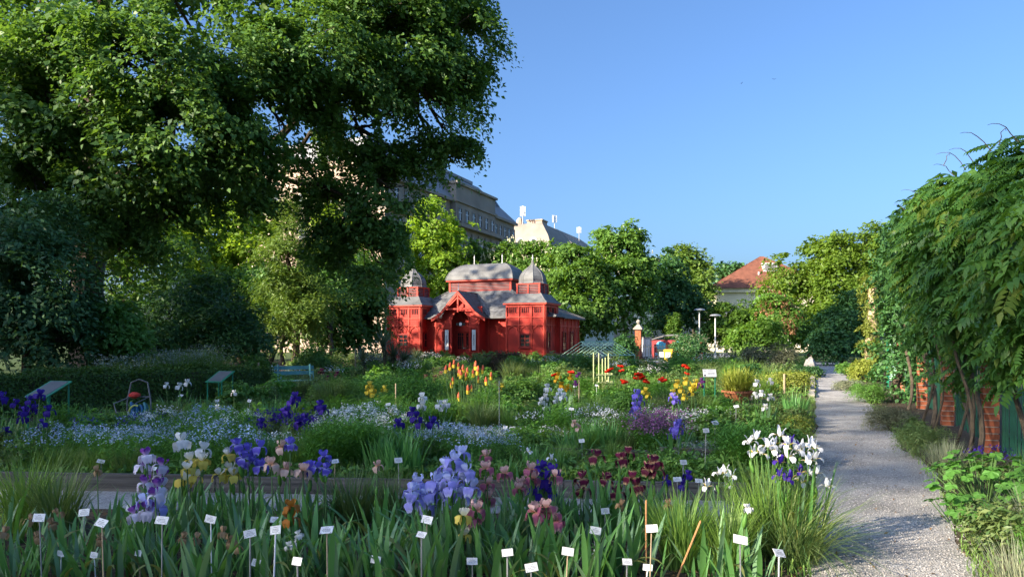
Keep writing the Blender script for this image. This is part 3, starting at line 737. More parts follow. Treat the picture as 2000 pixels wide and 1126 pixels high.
# orange-roofed house on the right
hs = thing('tiled_house', 'cream house with orange tiled gable roof and skylight behind the right-hand trees', 'house', (43.4 - 8.2, 110, 0), R(-8))
m_ = MB(); m_.box(-4.6, 10.5, .4, 14, 0, 8.9); m_.build('wall', 'cream_plaster', hs)
m_ = MB(); m_.box(-5.1, 11, -.1, 14.5, 8.9, 9.5); m_.build('cornice', 'cream_plaster', hs)
skirt([((0,0),9.5),((.4,.3),9.62),((9.2,7.4),14.9)], (-6.4, 12.4, -.5, 15), 0, 'roof', 'tile_roof', hs)
m_ = MB(); m_.hexa([(2.6,3.3,12.2),(4.6,3.3,12.2),(4.6,4.6,12.6),(2.6,4.6,12.6),(2.6,3.2,13.5),(4.6,3.2,13.5),(4.6,5.0,13.6),(2.6,5.0,13.6)]); d_ = m_.build('dormer', 'white_paint', hs)
m_ = MB(); m_.box(2.8, 4.4, 3.14, 3.2, 12.4, 13.35); m_.build('pane', 'zinc', d_)
m_ = MB(); m_.bar((-.3,1.45,10.35),(-.3,2.1,10.85),.9,.12); m_.build('skylight', 'zinc', hs)
m_ = MB(); m_.tube([(1.8,2.6,11.0),(1.8,2.6,12.1)], .12, 6); m_.build('vent_pipe', 'white_paint', hs)

# ============================================================ far boundary: gate pier, mural wall, railings, lamps
def pier(px, Y, label, h=2.75):
    t = thing('gate_pier', label, 'pillar', (gx(px, Y), Y, 0), GRID)
    m_ = MB(); m_.box(-.27, .27, -.27, .27, 0, h); m_.box(-.31, .31, -.31, .31, 0, .5); m_.build('shaft', 'brick', t)
    m_ = MB(); m_.box(-.42, .42, -.42, .42, h, h + .16); m_.hexa([(-.38,-.38,h+.16),(.38,-.38,h+.16),(.38,.38,h+.16),(-.38,.38,h+.16),(-.1,-.1,h+.5),(.1,-.1,h+.5),(.1,.1,h+.5),(-.1,.1,h+.5)]); m_.build('cap', 'pale_stone', t)
    m_ = MB(); m_.lathe([(.08,h+.5),(.1,h+.56),(.2,h+.68),(.2,h+.8),(.1,h+.92),(.02,h+.95)], 10); m_.build('ball', 'pale_stone', t, smooth=True)
pier(1247, 70, 'tall brick gate pier with a stone ball on top')
cab = thing('utility_cabinet', 'pale grey utility cabinet next to the brick gate pier', 'cabinet', (gx(1262, 71), 71, 0), GRID)
m_ = MB(); m_.box(-.48, .48, -.3, .3, 0, 2.05); m_.build('body', 'steel_stake', cab)
m_ = MB(); m_.box(-.4, -.02, -.33, -.3, .2, 1.85); m_.box(.02, .4, -.33, -.3, .2, 1.85); m_.build('door', 'white_paint', cab)
mw = thing('mural_wall', 'low wall painted with red and light blue graffiti behind railings', 'wall', (gx(1290, 72), 72, 0), GRID)
m_ = MB(); m_.box(-1.0, 4.0, 0, .2, 0, 1.75); m_.build('wall', 'mural_red', mw)
m_ = MB()
for cx in (.0, 1.7, 3.1):
    m_.tube([(cx,-.02,1.25),(cx,-.001,1.25)], .42, 14); m_.box(cx+.02, cx+.5, -.024, -.004, .35, 1.5); m_.box(cx-.5, cx+.05, -.022, -.005, .3, .55)
m_.build('painted_letters', 'mural_blue', mw)
m_ = MB(); m_.tube([(-.9 + k * .35, -.01, 1.78 + .45 * math.sin(k / 12 * math.pi)) for k in range(13)], .09, 6); m_.build('arched_coping', 'zinc', mw)
rl = thing('iron_railing', 'dark iron railing along the far garden boundary', 'railing', (gx(1128, 68), 68.5, 0), GRID)
m_ = MB(); m_.box(0, 16, -.02, .02, 1.15, 1.2); m_.box(0, 16, -.02, .02, .2, .25); m_.build('rail', 'dark_metal', rl)
bm = MB(); bm.box(-.015, .015, -.015, .015, .0, 1.35); bm = bm.mesh('bar')
for k in range(64): obj('bar', bm, 'dark_metal', rl, (.125 + k * .25, 0, 0))
def lamp(px, Y, top, label):
    t = thing('street_lamp', label, 'lamp post', (gx(px, Y), Y, 0)); h = CAM_H + (HORIZON - top) / FPX * Y
    m_ = MB(); m_.lathe([(.12,0),(.12,.6),(.075,.7),(.06,h-.3)], 8); m_.build('post', 'white_paint', t)
    m_ = MB(); m_.lathe([(.16,h-.32),(.2,h-.22),(.62,h-.2),(.5,h-.06),(.18,h)], 14); m_.build('lamp_head', 'steel_stake', t)
lamp(1366, 80, 602, 'taller white lamp post with a flat hood in front of the dark trees')
lamp(1397, 79, 613, 'shorter-looking white lamp post to the right of its twin')
def wheelie(px, Y, mat, label, w=.5):
    t = thing('wheelie_bin', label, 'bin', (gx(px, Y), Y, 0), R(-15))
    m_ = MB(); m_.hexa([(-w*.4,-w*.4,.06),(w*.4,-w*.4,.06),(w*.4,w*.4,.06),(-w*.4,w*.4,.06),(-w/2,-w/2,.95),(w/2,-w/2,.95),(w/2,w/2,.95),(-w/2,w/2,.95)]); m_.build('body', mat, t)
    m_ = MB(); m_.hexa([(-w*.55,-w*.55,.955),(w*.55,-w*.55,.955),(w*.55,w*.6,.955),(-w*.55,w*.6,.955),(-w*.5,-w*.5,1.04),(w*.5,-w*.5,1.04),(w*.5,w*.5,1.08),(-w*.5,w*.5,1.08)]); m_.build('lid', mat, t)
    m_ = MB(); m_.box(-w*.3, w*.3, -w*.53, -w*.5, .45, .85); m_.build('sticker', 'sign_plate', t)
wheelie(1293, 57, 'plastic_dark', 'dark green bin with a white sticker beside the yellow bin', .62)
wheelie(1305, 55, 'plastic_yellow', 'yellow bin standing behind the boulders', .62)
# ============================================================ trees
def limb(mb, a, b, r0, r1, rn, n=7, sag=.0, seg=5):
    a = Vector(a); b = Vector(b); L = (b - a).length; pts = []; rr = []
    for k in range(seg + 1):
        f = k / seg; p = a.lerp(b, f)
        if 0 < k < seg: p += Vector((rn.uniform(-1,1), rn.uniform(-1,1), rn.uniform(-.6,1))) * L * .055
        p.z += math.sin(f * math.pi) * L * sag; pts.append(p); rr.append(r0 + (r1 - r0) * f ** .8)
    mb.tube(pts, rr, n, rnd=rn); return pts
def tree(name, label, base, blobs, n, leaf, mat, trunk=(.3, .16), height=None, rc=.5, seed=1, group=None, cat='tree', per=70, extra=None, forks=True, trunk_mat='bark', cut=None, **kw):
    """base point, crown blobs in world coordinates, n leaves"""
    base = Vector(base); rn = random.Random(seed)
    t = thing(name, label, cat, base, group=group)
    bl = [(b[0]-base.x, b[1]-base.y, b[2]-base.z, b[3], b[4], b[5]) for b in blobs]
    top = max(b[2] for b in bl); H = height or top * .8
    mb = MB(); r0, r1 = trunk
    cx = sum(b[0] for b in bl) / len(bl); cy = sum(b[1] for b in bl) / len(bl)
    pts = limb(mb, (0,0,-.15), (cx * .25, cy * .25, H), r0, r1, rn, n=10, seg=7)
    if forks:
        for b in bl:
            z = max(H * .3, min(H * .95, b[2] - .45 * math.hypot(b[0], b[1])))
            k = min(len(pts) - 1, int(z / H * 7)); a = pts[k]
            e = Vector((b[0], b[1], b[2]))
            rr = max(r1 * .35, min(r0 * .5, (e - a).length * .022 + .02))
            q = limb(mb, a, e, rr, rr * .35, rn, sag=.05)
            for j in range(3):
                d = Vector((rn.gauss(0,1), rn.gauss(0,1), rn.gauss(.2,1))).normalized()
                limb(mb, q[rn.randint(2,4)], e + Vector((d.x * b[3], d.y * b[4], d.z * b[5])) * .8, rr * .45, rr * .1, rn, n=5, seg=4)
    mb.build('trunk', trunk_mat, t)
    kw.setdefault('flat', .34); kw.setdefault('rough', .3); kw.setdefault('up', .7)
    if cut is None and cat == 'tree' and name != 'shade_tree':
        ph = seed * 1.7
        def cut(C):
            h = np.sin(C[:, 0] * 2.3 + C[:, 2] * 1.2 + ph) + np.sin(C[:, 2] * 2.7 - C[:, 0] * .8 + ph * 2) + .7 * np.sin(C[:, 1] * 1.9 + C[:, 0] * 3.3 + C[:, 2] * 2.4 + ph)
            return h > -1.3
        n = int(n * 1.15)
    V, F = cloud(bl, n, leaf, rc * (1.35 if cat == 'tree' else 1.1), seed, per=per if cat == 'tree' else 34, cut=cut, **kw)
    obj('crown', np_mesh('crown', V, F), mat, t, kind='stuff')
    if extra: extra(t, bl, seed)
    return t
def pb(x, y, Y, r, ry=None, rd=None):        # a crown blob given where the photograph shows it
    p = at(x, y, Y); k = Y / FPX
    return (p.x, p.y, p.z, r * k, (rd if rd is not None else r) * k, (ry if ry is not None else r) * k)
def panicles(mat, n, size):
    def f(t, bl, seed):
        g = np.random.default_rng(seed + 9); B = np.array(bl)
        w = B[:, 3] ** 2; pick = g.choice(len(B), n, p=w / w.sum()); d = nrm(g.normal(size=(n, 3)) + np.array([0, -.5, .25]))
        C = B[pick, :3] + d * B[pick, 3:6] * g.uniform(.92, 1.08, n)[:, None]
        k = 5; ci = np.repeat(np.arange(n), k); m = n * k
        CC = C[ci] + np.stack([g.normal(size=m) * .05, g.normal(size=m) * .05, (np.tile(np.arange(k), n) - 2) * size * .2], 1)
        A = nrm(np.array([[0, 0, 1.0]]) + g.normal(size=(m, 3)) * .5); N = nrm(g.normal(size=(m, 3)))
        N = nrm(N - A * (A * N).sum(1, keepdims=True)); L = np.full(m, size * .55) * np.tile(np.linspace(1.2, .6, k), n)
        V, F = leaves(C=CC, A=A, N=N, Ln=L, W=L * .6)
        obj('blossoms', np_mesh('blossoms', V, F), mat, t, kind='stuff')
    return f

# ---- the great oak: trunk 1.3 m thick, crown out over the beds
OB = Vector((-18.3, 32, 0))
oak = [pb(110,455,27,62), pb(250,475,29,52), pb(690,225,29,36), pb(650,245,30,30), pb(730,245,30,28), pb(600,215,28,30), pb(60,420,26,60), pb(620,165,28,40), pb(170,430,27,55), pb(320,430,28,55), pb(235,330,26,75), pb(860,60,30,95), pb(905,130,31,62), pb(900,20,31,60), pb(780,140,29,105), pb(720,40,29,130), pb(885,215,31,44), pb(850,300,31,48), pb(905,285,31.5,24), pb(775,345,31,42),
       pb(610,100,27,110), pb(740,350,30,60), pb(745,440,30.5,50), pb(690,440,31,62), pb(735,510,31,48), pb(640,380,32,45), pb(780,300,31,45),
       pb(500,110,26,120), pb(430,230,25,100), pb(470,300,26,70), pb(340,120,24.5,130), pb(300,270,25,95), pb(180,90,25,130), pb(90,200,26,120), pb(30,90,26,110),
       pb(555,275,27,36), pb(600,330,30,35), pb(500,375,31,36), pb(655,295,31,38), pb(590,300,31,30), pb(720,285,31,30), pb(380,350,29,70), pb(80,350,27,85), pb(260,390,30,65), pb(20,300,27,90), pb(650,500,32,30),
       pb(780,-120,30,190), pb(520,-160,29,210), pb(250,-150,29,220), pb(0,-120,30,210), pb(400,-380,32,300)]
NO = len(oak) - 5
oak = [(b[0], b[1], b[2], b[3], b[4] * .85, b[5] * .85) for b in oak]
t = thing('oak_tree', 'huge old oak with dark spreading crown filling the upper left', 'tree', OB)
rn = random.Random(5); mb = MB()
pts = [(0,0,-.2),(.1,0,.5),(.05,.1,2),(-.1,.1,4),(.15,0,6.2),(.3,0,8.5),(.2,-.3,11),(.8,-.2,14),(.6,.2,18)]
mb.tube(pts, [1.25,.85,.72,.66,.66,.6,.5,.38,.2], 14, rnd=rn)
hubs = [Vector(p) for p in pts]
def world(b): return Vector((b[0], b[1], b[2])) - OB
limbs = []
for (x, y, Y, z0, r) in ((800,160,30,3,.34),(700,250,30,3,.30),(690,390,31,5,.2),(520,350,31,4,.2),(500,120,27,4,.32),(300,150,26,5,.3),(90,120,27,4,.3),(760,0,30,5,.34),(40,330,28,3,.26),(380,330,29,4,.2)):
    e = at(x, y, Y) - OB; limbs.append(limb(mb, hubs[z0 if z0 < 9 else 8] + Vector((0,0,1.0)), e, r, .06, rn, n=8, sag=.07, seg=8))
allp = [p for l in limbs for p in l[2:]]
for b in oak:
    e = world(b); a = min(allp, key=lambda p: (p - e).length); q = limb(mb, a, e, .1, .03, rn, n=6)
    for j in range(6):
        d = Vector((rn.gauss(0,1), rn.gauss(0,1), rn.gauss(0,1))).normalized()
        limb(mb, q[rn.randint(2,5)], e + d * b[3] * .85, .04, .012, rn, n=4, seg=3)
mb.build('trunk', 'bark', t)
bl = [(b[0]-OB.x, b[1]-OB.y, b[2], b[3], b[4], b[5]) for b in oak]
def oak_hollows(C):                                  # gaps between the boughs
    h = np.sin(C[:, 0] * 2.0 + C[:, 2] * 1.1) + np.sin(C[:, 2] * 2.4 - C[:, 0] * .7 + 1.3) + .7 * np.sin(C[:, 1] * 1.6 + C[:, 0] * 3.1 + C[:, 2] * 2.2)
    return (h > -1.12) & ~((h < -.75) & (np.random.default_rng(3).random(len(C)) < .6))
V, F = cloud(bl[:NO], 250000, .18, .62, 11, per=190, inner=.5, ratio=.6, up=.8, flat=.24, rough=.36, droop=.45, cut=oak_hollows)
V2, F2 = cloud(bl[NO:], 26000, .34, .5, 12, per=26, inner=.45)
V, F = join([(V, F), (V2, F2)])
obj('crown', np_mesh('crown', V, F), 'oak_leaf', t, kind='stuff')
# young shoots on the trunk, caught by the sun
V, F = cloud([pb(215,255,30.5,32)[:3] + (.7,.5,.9), pb(190,285,30.5,30)[:3] + (.9,.5,.5), pb(165,265,30.6,20)[:3] + (.6,.4,.6)], 900, .2, .25, 4, per=18)
V = V - np.array([OB.x, OB.y, 0]); obj('trunk_shoots', np_mesh('trunk_shoots', V, F), 'fresh_leaf', t, kind='stuff')

# ---- the dark wood on the left behind the hedge
def px_tree(name, label, x, Y, blobs, n, leaf, mat, seed, **kw):
    return tree(name, label, (gx(x, Y), Y, 0), blobs, n, leaf, mat, seed=seed, **kw)
px_tree('horse_chestnut', 'dark hanging broadleaf bush at the left edge behind the hedge', 60, 23, [pb(30,470,22,85), pb(100,440,23,60), pb(70,560,22,95), pb(140,600,22.5,55), pb(20,640,22,80), pb(120,660,22,60), pb(-40,540,23,90)], 30000, .16, 'blue_green_leaf', 21, rc=.34, trunk=(.18,.08), height=4.5, ratio=.42, droop=.5)
px_tree('leafy_shrub', 'bright green rounded shrub hanging over the hedge at left', 225, 24, [pb(225,640,23.5,48), pb(190,625,23.5,40), pb(255,665,23.5,28), pb(215,680,23.5,34)], 9000, .17, 'mid_leaf', 22, rc=.25, trunk=(.1,.05), height=1.4, cat='shrub', ratio=.5)
px_tree('yew_shrub', 'broad dark green shrub left of the pointed conifer', 390, 33, [pb(350,620,33,75,60), pb(440,640,32,70,55), pb(320,660,31,60,40), pb(480,665,31,50,38), pb(395,575,35,60,40)], 24000, .22, 'dark_leaf', 23, rc=.35, trunk=(.16,.08), height=2.2, cat='shrub', ratio=.3)
px_tree('pointed_conifer', 'tall yellow-green pointed conifer catching sun in the left wood', 570, 46, [pb(560,430,46,36,50), pb(572,500,46,58,48), pb(568,560,46,72,45), pb(560,620,45.5,80,40), pb(580,390,46,22,40), pb(600,600,45,60,40)], 30000, .22, 'conifer_leaf', 24, rc=.42, trunk=(.26,.1), height=7.5, ratio=.28, droop=.5)
px_tree('maple_tree', 'dark green maple directly left of the pavilion tower', 705, 56, [pb(685,590,55,56,50), pb(725,540,55,36,42), pb(650,640,54,48,36), pb(715,635,55,34,40), pb(680,540,57,48,40), pb(728,590,55,24,28)], 20000, .28, 'mid_leaf', 25, rc=.5, trunk=(.22,.1), height=4.2)
px_tree('leaning_maple', 'slender tree with leaning trunk in front of the sunlit wall', 650, 50, [pb(610,590,50,60,34), pb(660,560,52,50,35), pb(560,600,50,50,28)], 9000, .25, 'mid_leaf', 26, rc=.45, trunk=(.2,.09), height=3.2)
px_tree('wood_tree', 'sunlit yellow-green tree deep in the left wood above the dark shrub', 430, 62, [pb(420,440,62,60), pb(470,400,64,50), pb(390,520,60,60), pb(470,500,60,46), pb(440,560,60,60,36), pb(350,440,64,50), pb(520,440,66,40)], 15000, .36, 'lime_tree_leaf', 27, rc=.65, trunk=(.3,.12))
px_tree('wood_tree', 'darker tree in the left wood behind the oak trunk', 270, 56, [pb(270,470,56,80), pb(200,520,54,80), pb(320,540,54,70), pb(130,460,58,80), pb(240,600,52,80,50), pb(60,500,56,90), pb(300,400,60,60)], 15000, .36, 'fresh_leaf', 28, rc=.65, trunk=(.34,.14))  # fresh leaf colour picked to make this crown look sunlit
px_tree('wood_tree', 'sunlit tree between the pointed conifer and the maple', 650, 74, [pb(640,500,74,50), pb(690,470,76,46), pb(650,430,78,44), pb(700,530,72,40), pb(610,540,72,40)], 9000, .42, 'lime_tree_leaf', 29, rc=.7, trunk=(.3,.12))
px_tree('wood_tree', 'dark undergrowth tree at the foot of the left wood', 500, 58, [pb(500,600,58,60,34), pb(430,610,57,60,38), pb(560,640,58,30,22)], 6000, .34, 'dark_leaf', 30, rc=.6, trunk=(.24,.1), height=4)
# trunks of the wood seen against the wall
for i, (px, Y, r, lean) in enumerate(((525,55,.22,.3),(552,54,.16,.5),(618,53,.18,1.1),(470,57,.26,-.2))):
    t = thing('bare_trunk', ['straight dark trunk', 'thin dark trunk', 'leaning dark trunk', 'thick dark trunk'][i] + ' standing before the sunlit wall left of the pavilion', 'tree', (gx(px, Y), Y, 0))
    mb = MB(); rn = random.Random(i); q = limb(mb, (0,0,-.1), (lean, 0, 6.5), r, r * .55, rn, seg=7); limb(mb, q[3], (lean + 1.2, .2, 6.5), r * .5, r * .2, rn); limb(mb, q[3], (lean - 1.3, .3, 6.0), r * .5, r * .2, rn)
    mb.build('trunk', 'bark', t)
    V, F = cloud([(lean,0,6.2,1.9,1.6,1.2),(lean+1.3,.2,6.3,1.2,1.2,.9),(lean-1.3,.3,5.8,1.3,1.2,.9)], 2600, .28, .42, 70 + i); obj('crown', np_mesh('crown', V, F), 'mid_leaf', t, kind='stuff')
# ---- trees round and behind the pavilion
px_tree('lime_tree', 'bright yellow-green tree rising behind the left pavilion tower', 860, 82, [pb(850,430,82,42), pb(885,470,82,36), pb(840,480,81,44), pb(870,520,81,44), pb(830,530,82,36), pb(840,405,82,24), pb(855,570,82,40), pb(825,455,82,26)], 17000, .34, 'lime_tree_leaf', 31, rc=.5, trunk=(.28,.1), droop=.5)
chest = panicles('cream_bloom', 150, .42)
px_tree('flowering_chestnut', 'chestnut with cream flower candles behind the middle of the pavilion', 955, 84, [pb(940,500,84,28), pb(975,515,84,34), pb(955,540,84,36), pb(910,530,84,28)], 9000, .36, 'chestnut_leaf', 32, rc=.55, trunk=(.3,.12), extra=chest)
px_tree('flowering_chestnut', 'chestnut with cream flower candles behind the right pavilion tower', 1040, 84, [pb(1005,495,84,32), pb(1045,500,84,34), pb(1020,530,84,40), pb(1065,530,83,34), pb(1050,560,82,40)], 12000, .36, 'chestnut_leaf', 33, rc=.55, trunk=(.3,.12), extra=chest)
px_tree('horse_chestnut', 'large sunlit chestnut overhanging the right side of the pavilion', 1130, 76, [pb(1115,510,77,40), pb(1095,550,76,34), pb(1140,540,75,46), pb(1130,590,74,50), pb(1165,600,74,44), pb(1110,600,75,34), pb(1155,625,74,30,18), pb(1100,490,78,28)], 16000, .36, 'chestnut_leaf', 34, rc=.5, trunk=(.34,.14), height=8, droop=.4)
px_tree('horse_chestnut', 'tallest chestnut with domed top right of the pavilion', 1215, 80, [pb(1215,480,80,44), pb(1190,500,80,40), pb(1250,510,80,36), pb(1200,550,78,50), pb(1240,565,79,42), pb(1215,610,78,44,30), pb(1180,465,80,22), pb(1260,545,80,30), pb(1235,462,80,24)], 20000, .36, 'chestnut_leaf', 35, rc=.5, trunk=(.36,.14), height=9, droop=.4, extra=panicles('cream_bloom', 60, .35))
px_tree('broadleaf_tree', 'dark tree in the shadow right of the tallest chestnut', 1300, 88, [pb(1300,530,88,36), pb(1290,580,87,44), pb(1330,590,88,44), pb(1320,550,89,34), pb(1350,620,88,38,30), pb(1290,625,86,40,28)], 13000, .38, 'dark_leaf', 36, rc=.6, trunk=(.3,.12))
px_tree('poplar_tree', 'pale airy tree top above the dark tree in the middle distance', 1350, 105, [pb(1335,510,105,30), pb(1365,535,105,28), pb(1350,565,105,34), pb(1378,575,104,20), pb(1360,505,106,18)], 8000, .42, 'conifer_leaf', 37, rc=.8, trunk=(.3,.12))
px_tree('pine_tree', 'small dark flat-topped pine left of the orange roof', 1430, 118, [pb(1425,530,118,24,14), pb(1450,534,118,20,12), pb(1415,545,118,18,10)], 2600, .5, 'dark_leaf', 38, rc=.9, trunk=(.25,.1))
px_tree('columnar_shrub', 'small bright green pointed tree behind the mural wall', 1317, 76, [pb(1317,630,76,12,16), pb(1317,645,76,13,12)], 2200, .2, 'fresh_leaf', 39, rc=.3, trunk=(.06,.03), height=2)
px_tree('broadleaf_tree', 'bright green tree below the orange-roofed house', 1420, 84, [pb(1410,618,84,28), pb(1440,630,83,28), pb(1400,640,83,24), pb(1462,612,85,20), pb(1425,650,82,34,16)], 12000, .32, 'fresh_leaf', 40, rc=.5, trunk=(.2,.1))
px_tree('broadleaf_tree', 'big sunlit tree group rising right of the orange roof', 1590, 78, [pb(1545,545,78,44), pb(1600,510,78,48), pb(1640,490,77,44), pb(1590,570,77,56), pb(1650,550,76,56), pb(1690,500,76,46), pb(1700,570,75,50), pb(1640,610,75,50,36), pb(1510,580,79,34), pb(1570,620,76,44,30), pb(1720,470,76,34)], 30000, .34, 'yellow_leaf', 41, rc=.55, trunk=(.36,.14))
px_tree('pink_chestnut', 'tree with reddish pink blossom in front of the right-hand trees', 1518, 66, [pb(1515,600,66,30), pb(1540,620,66,26), pb(1495,620,66,20), pb(1525,640,65,30,18)], 7000, .26, 'chestnut_leaf', 42, rc=.4, trunk=(.16,.08), extra=panicles('pink_leaf', 420, .34))
px_tree('broadleaf_tree', 'rounded fresh green tree below the pink blossom tree', 1490, 58, [pb(1480,650,58,36,30), pb(1455,660,58,22,20), pb(1505,670,57,22,16)], 8000, .24, 'fresh_leaf', 43, rc=.36, trunk=(.12,.06), height=1.6)
px_tree('broadleaf_tree', 'dark shadowed tree above the far end of the path', 1645, 52, [pb(1640,640,52,40,46), pb(1670,650,52,30,44), pb(1620,670,51,30,26), pb(1665,600,53,26,26)], 14000, .22, 'dark_leaf', 44, rc=.4, trunk=(.16,.08), height=2.6)
px_tree('broadleaf_tree', 'sunlit tree between the far path and the big tree group', 1580, 68, [pb(1580,650,68,40,24), pb(1620,630,68,34,24)], 6000, .28, 'fresh_leaf', 45, rc=.45, trunk=(.16,.08), height=3)
# ---- shrubs of the middle and far garden
def shrub(label, x, ytop, Y, w, mat, n, leaf, seed, name='shrub', ratio=.5, rc=None, lobes=4, **kw):
    zt = CAM_H + (HORIZON - ytop) / FPX * Y; r = w / 2 * Y / FPX; X = gx(x, Y); rn = random.Random(seed)
    bl = [(X, Y, zt * .52, r * .8, r * .75, zt * .46)]
    for k in range(lobes):
        a = k * 6.28 / lobes + rn.random(); bl.append((X + math.cos(a) * r * .5, Y + math.sin(a) * r * .45, zt * rn.uniform(.4,.62), r * .5, r * .5, zt * rn.uniform(.3,.4)))
    return tree(name, label, (X, Y, 0), bl, n, leaf, mat, trunk=(.035,.015), height=zt * .5, rc=rc or r * .16, seed=seed, cat='shrub', ratio=ratio, inner=.35, **kw)
shrub('dark reddish barberry shrub in front of the right half of the pavilion', 985, 683, 36, 80, 'red_leaf', 7000, .09, 51)
shrub('loose yellow-green bush right of the dark barberry', 1055, 700, 34, 90, 'fresh_leaf', 6000, .08, 52, ratio=.25)
shrub('grey-green rounded bush left of the green roof frame', 1105, 685, 40, 80, 'grey_leaf', 7000, .09, 53, ratio=.3)
shrub('round olive-grey shrub left of its twin in the far bed', 1475, 667, 38, 66, 'olive_leaf', 7000, .09, 54, ratio=.28)
shrub('round olive-grey shrub right of its twin beside the far path', 1528, 670, 37, 62, 'olive_leaf', 7000, .09, 55, ratio=.28)
shrub('rose bush with small white blooms before the mural wall', 1350, 648, 56, 92, 'dark_leaf', 8000, .14, 56, extra=panicles('cream_bloom', 90, .12))
shrub('dark green shrub right of the green roof frame', 1222, 652, 58, 56, 'dark_leaf', 5000, .15, 57)
shrub('feathery tall green shrub behind the white information board', 1350, 694, 36, 130, 'willow_leaf', 8000, .12, 58, ratio=.16)
shrub('bright yellow variegated bush beside the path in the sun', 1530, 722, 25, 110, 'variegated_leaf', 6500, .07, 59, lobes=6)
shrub('dark low bush at the far left edge of the path', 1575, 712, 35, 70, 'dark_leaf', 4000, .09, 60)
shrub('dark green bush between the potted plant and the olive shrubs', 1470, 705, 27, 60, 'dark_leaf', 4000, .08, 61)
shrub('bright green shrub behind the far end of the path', 1455, 640, 60, 60, 'fresh_leaf', 4000, .16, 62)
shrub('dark evergreen bush right of the far path', 1652, 705, 37, 40, 'mid_leaf', 4500, .07, 63)
shrub('grey-leaved low bush hanging into the path at right', 1660, 740, 25.5, 64, 'grey_leaf', 5200, .06, 64, ratio=.25)
shrub('dark rosemary-like bush just nearer than the grey bush', 1697, 742, 20.5, 80, 'mid_leaf', 6500, .06, 65, ratio=.2)
shrub('dark dusty bush with dry twigs beside the second brick pillar', 1738, 788, 14.2, 112, 'olive_leaf', 7000, .045, 66, ratio=.2)
shrub('round dark green lavender cushion at the foot of the brick pillar', 1800, 826, 10.9, 124, 'dark_grass', 9000, .045, 67, ratio=.16)
shrub('yellow-lit shrub at the foot of the ivy column', 1685, 700, 31, 54, 'variegated_leaf', 4500, .07, 68)
shrub('small dark shrub before the left pavilion tower', 812, 690, 52, 40, 'dark_leaf', 2200, .12, 69)
shrub('clipped dark shrub left of the pavilion door', 852, 683, 57, 26, 'dark_leaf', 1800, .12, 71)
shrub('clipped dark shrub right of the pavilion door', 960, 684, 56, 30, 'dark_leaf', 1800, .12, 72)
shrub('bushy green shrub under the trees left of the yuccas', 615, 680, 38, 100, 'mid_leaf', 5000, .12, 73)
shrub('low green shrub at the right end of the hedge', 500, 690, 27, 80, 'mid_leaf', 4500, .10, 74)
shrub('dense green bushy perennial left of the red hot pokers', 800, 722, 17.5, 190, 'willow_leaf', 9000, .08, 75, ratio=.22, lobes=6)
shrub('dense dark green perennial mass right of the red hot pokers', 1020, 735, 17, 110, 'mid_leaf', 7000, .07, 76, ratio=.35)
shrub('arching green tuft shrub left of the yellow day lilies', 660, 735, 19, 120, 'grass_leaf', 6000, .10, 77, ratio=.14)

# ---- unseen trees added on the left, placed and thinned to filter the low sun
SHADE_TREES = []
for (tx, ty, d, h, r, near) in ((-6,6,58,34,9,0),(2,7,62,36,9,0),(8,9,64,37,9,0),(-1,14,60,34,8,0),(6,14,68,38,8,0),(-12,3,55,32,9,0),(0,62,42,26,6.5,1),(-14,29,34,27,8,1),(-9,17,14,9,4.2,1),(-7,31,46,27,7,1)):
    SHADE_TREES.append((tx + SUN_H.x * d, ty + SUN_H.y * d, h, r, near))
for i, (x, y, h, r, near) in enumerate(SHADE_TREES):
    tree('shade_tree', 'unseen shade tree beyond the left edge, ' + ['nearest the hedge line', 'second', 'third', 'fourth', 'fifth', 'sixth', 'behind the oak', 'left of the oak', 'small one by the hedge', 'between oak and hedge'][i], (x, y, 0),
         [(x,y,h*.66,r,r,h*.3),(x+r*.5,y-r*.4,h*.5,r*.7,r*.7,h*.22),(x-r*.4,y+r*.5,h*.48,r*.75,r*.7,h*.22),(x+r*.3,y+r*.6,h*.75,r*.6,r*.6,h*.2),(x,y-r*.5,h*.35,r*.8,r*.7,h*.15)],
         (2400 if i == 6 else 5200) if near else (3000 if i in (1, 2, 4) else 2000), .75 if near else .62, 'oak_leaf', trunk=(.5,.2), rc=1.1, seed=300 + i, group='unseen shade trees beyond the left edge')
# ============================================================ hedge and meadow
ha, hb = Vector((-12.5, 14.6, 0)), Vector((-7.0, 21.5, 0)); hd = hb - ha; HL = hd.length
hg = thing('clipped_hedge', 'long clipped dark green hedge running behind the flower beds at left', 'hedge', ha, math.atan2(hd.y, hd.x))
m_ = MB(); m_.box(.1, HL - .1, .12, .95, 0, .84); m_.build('light_block_core', 'bark', hg)  # solid dark box added inside the foliage to block light
g = np.random.default_rng(17); n = 42000; f = g.random(n); C = np.empty((n, 3)); N = np.empty((n, 3))
C[:, 0] = g.random(n) * HL; top = f < .42; front = (f >= .42) & (f < .9); end = f >= .9
C[top, 1] = g.random(top.sum()) * 1.05; C[top, 2] = .93; N[top] = (0, 0, 1)
C[front, 1] = 0; C[front, 2] = g.random(front.sum()) * .93; N[front] = (0, -1, .25)
C[end, 0] = HL; C[end, 1] = g.random(end.sum()) * 1.05; C[end, 2] = g.random(end.sum()) * .93; N[end] = (1, 0, .2)
wob = .05 * np.sin(C[:, 0] * 2.1) + .04 * np.sin(C[:, 0] * 5.3 + C[:, 2] * 4)
C += N * (wob + g.normal(size=n) * .045)[:, None]
N = nrm(N + g.normal(size=(n, 3)) * .5); A = nrm(g.normal(size=(n, 3)) + np.array([0, -.3, .4])); A = nrm(A - N * (A * N).sum(1, keepdims=True))
L = g.uniform(.05, .10, n); V, F = leaves(C, A, N, L, L * .32)
obj('foliage', np_mesh('foliage', V, F), 'hedge_leaf', hg, kind='stuff')
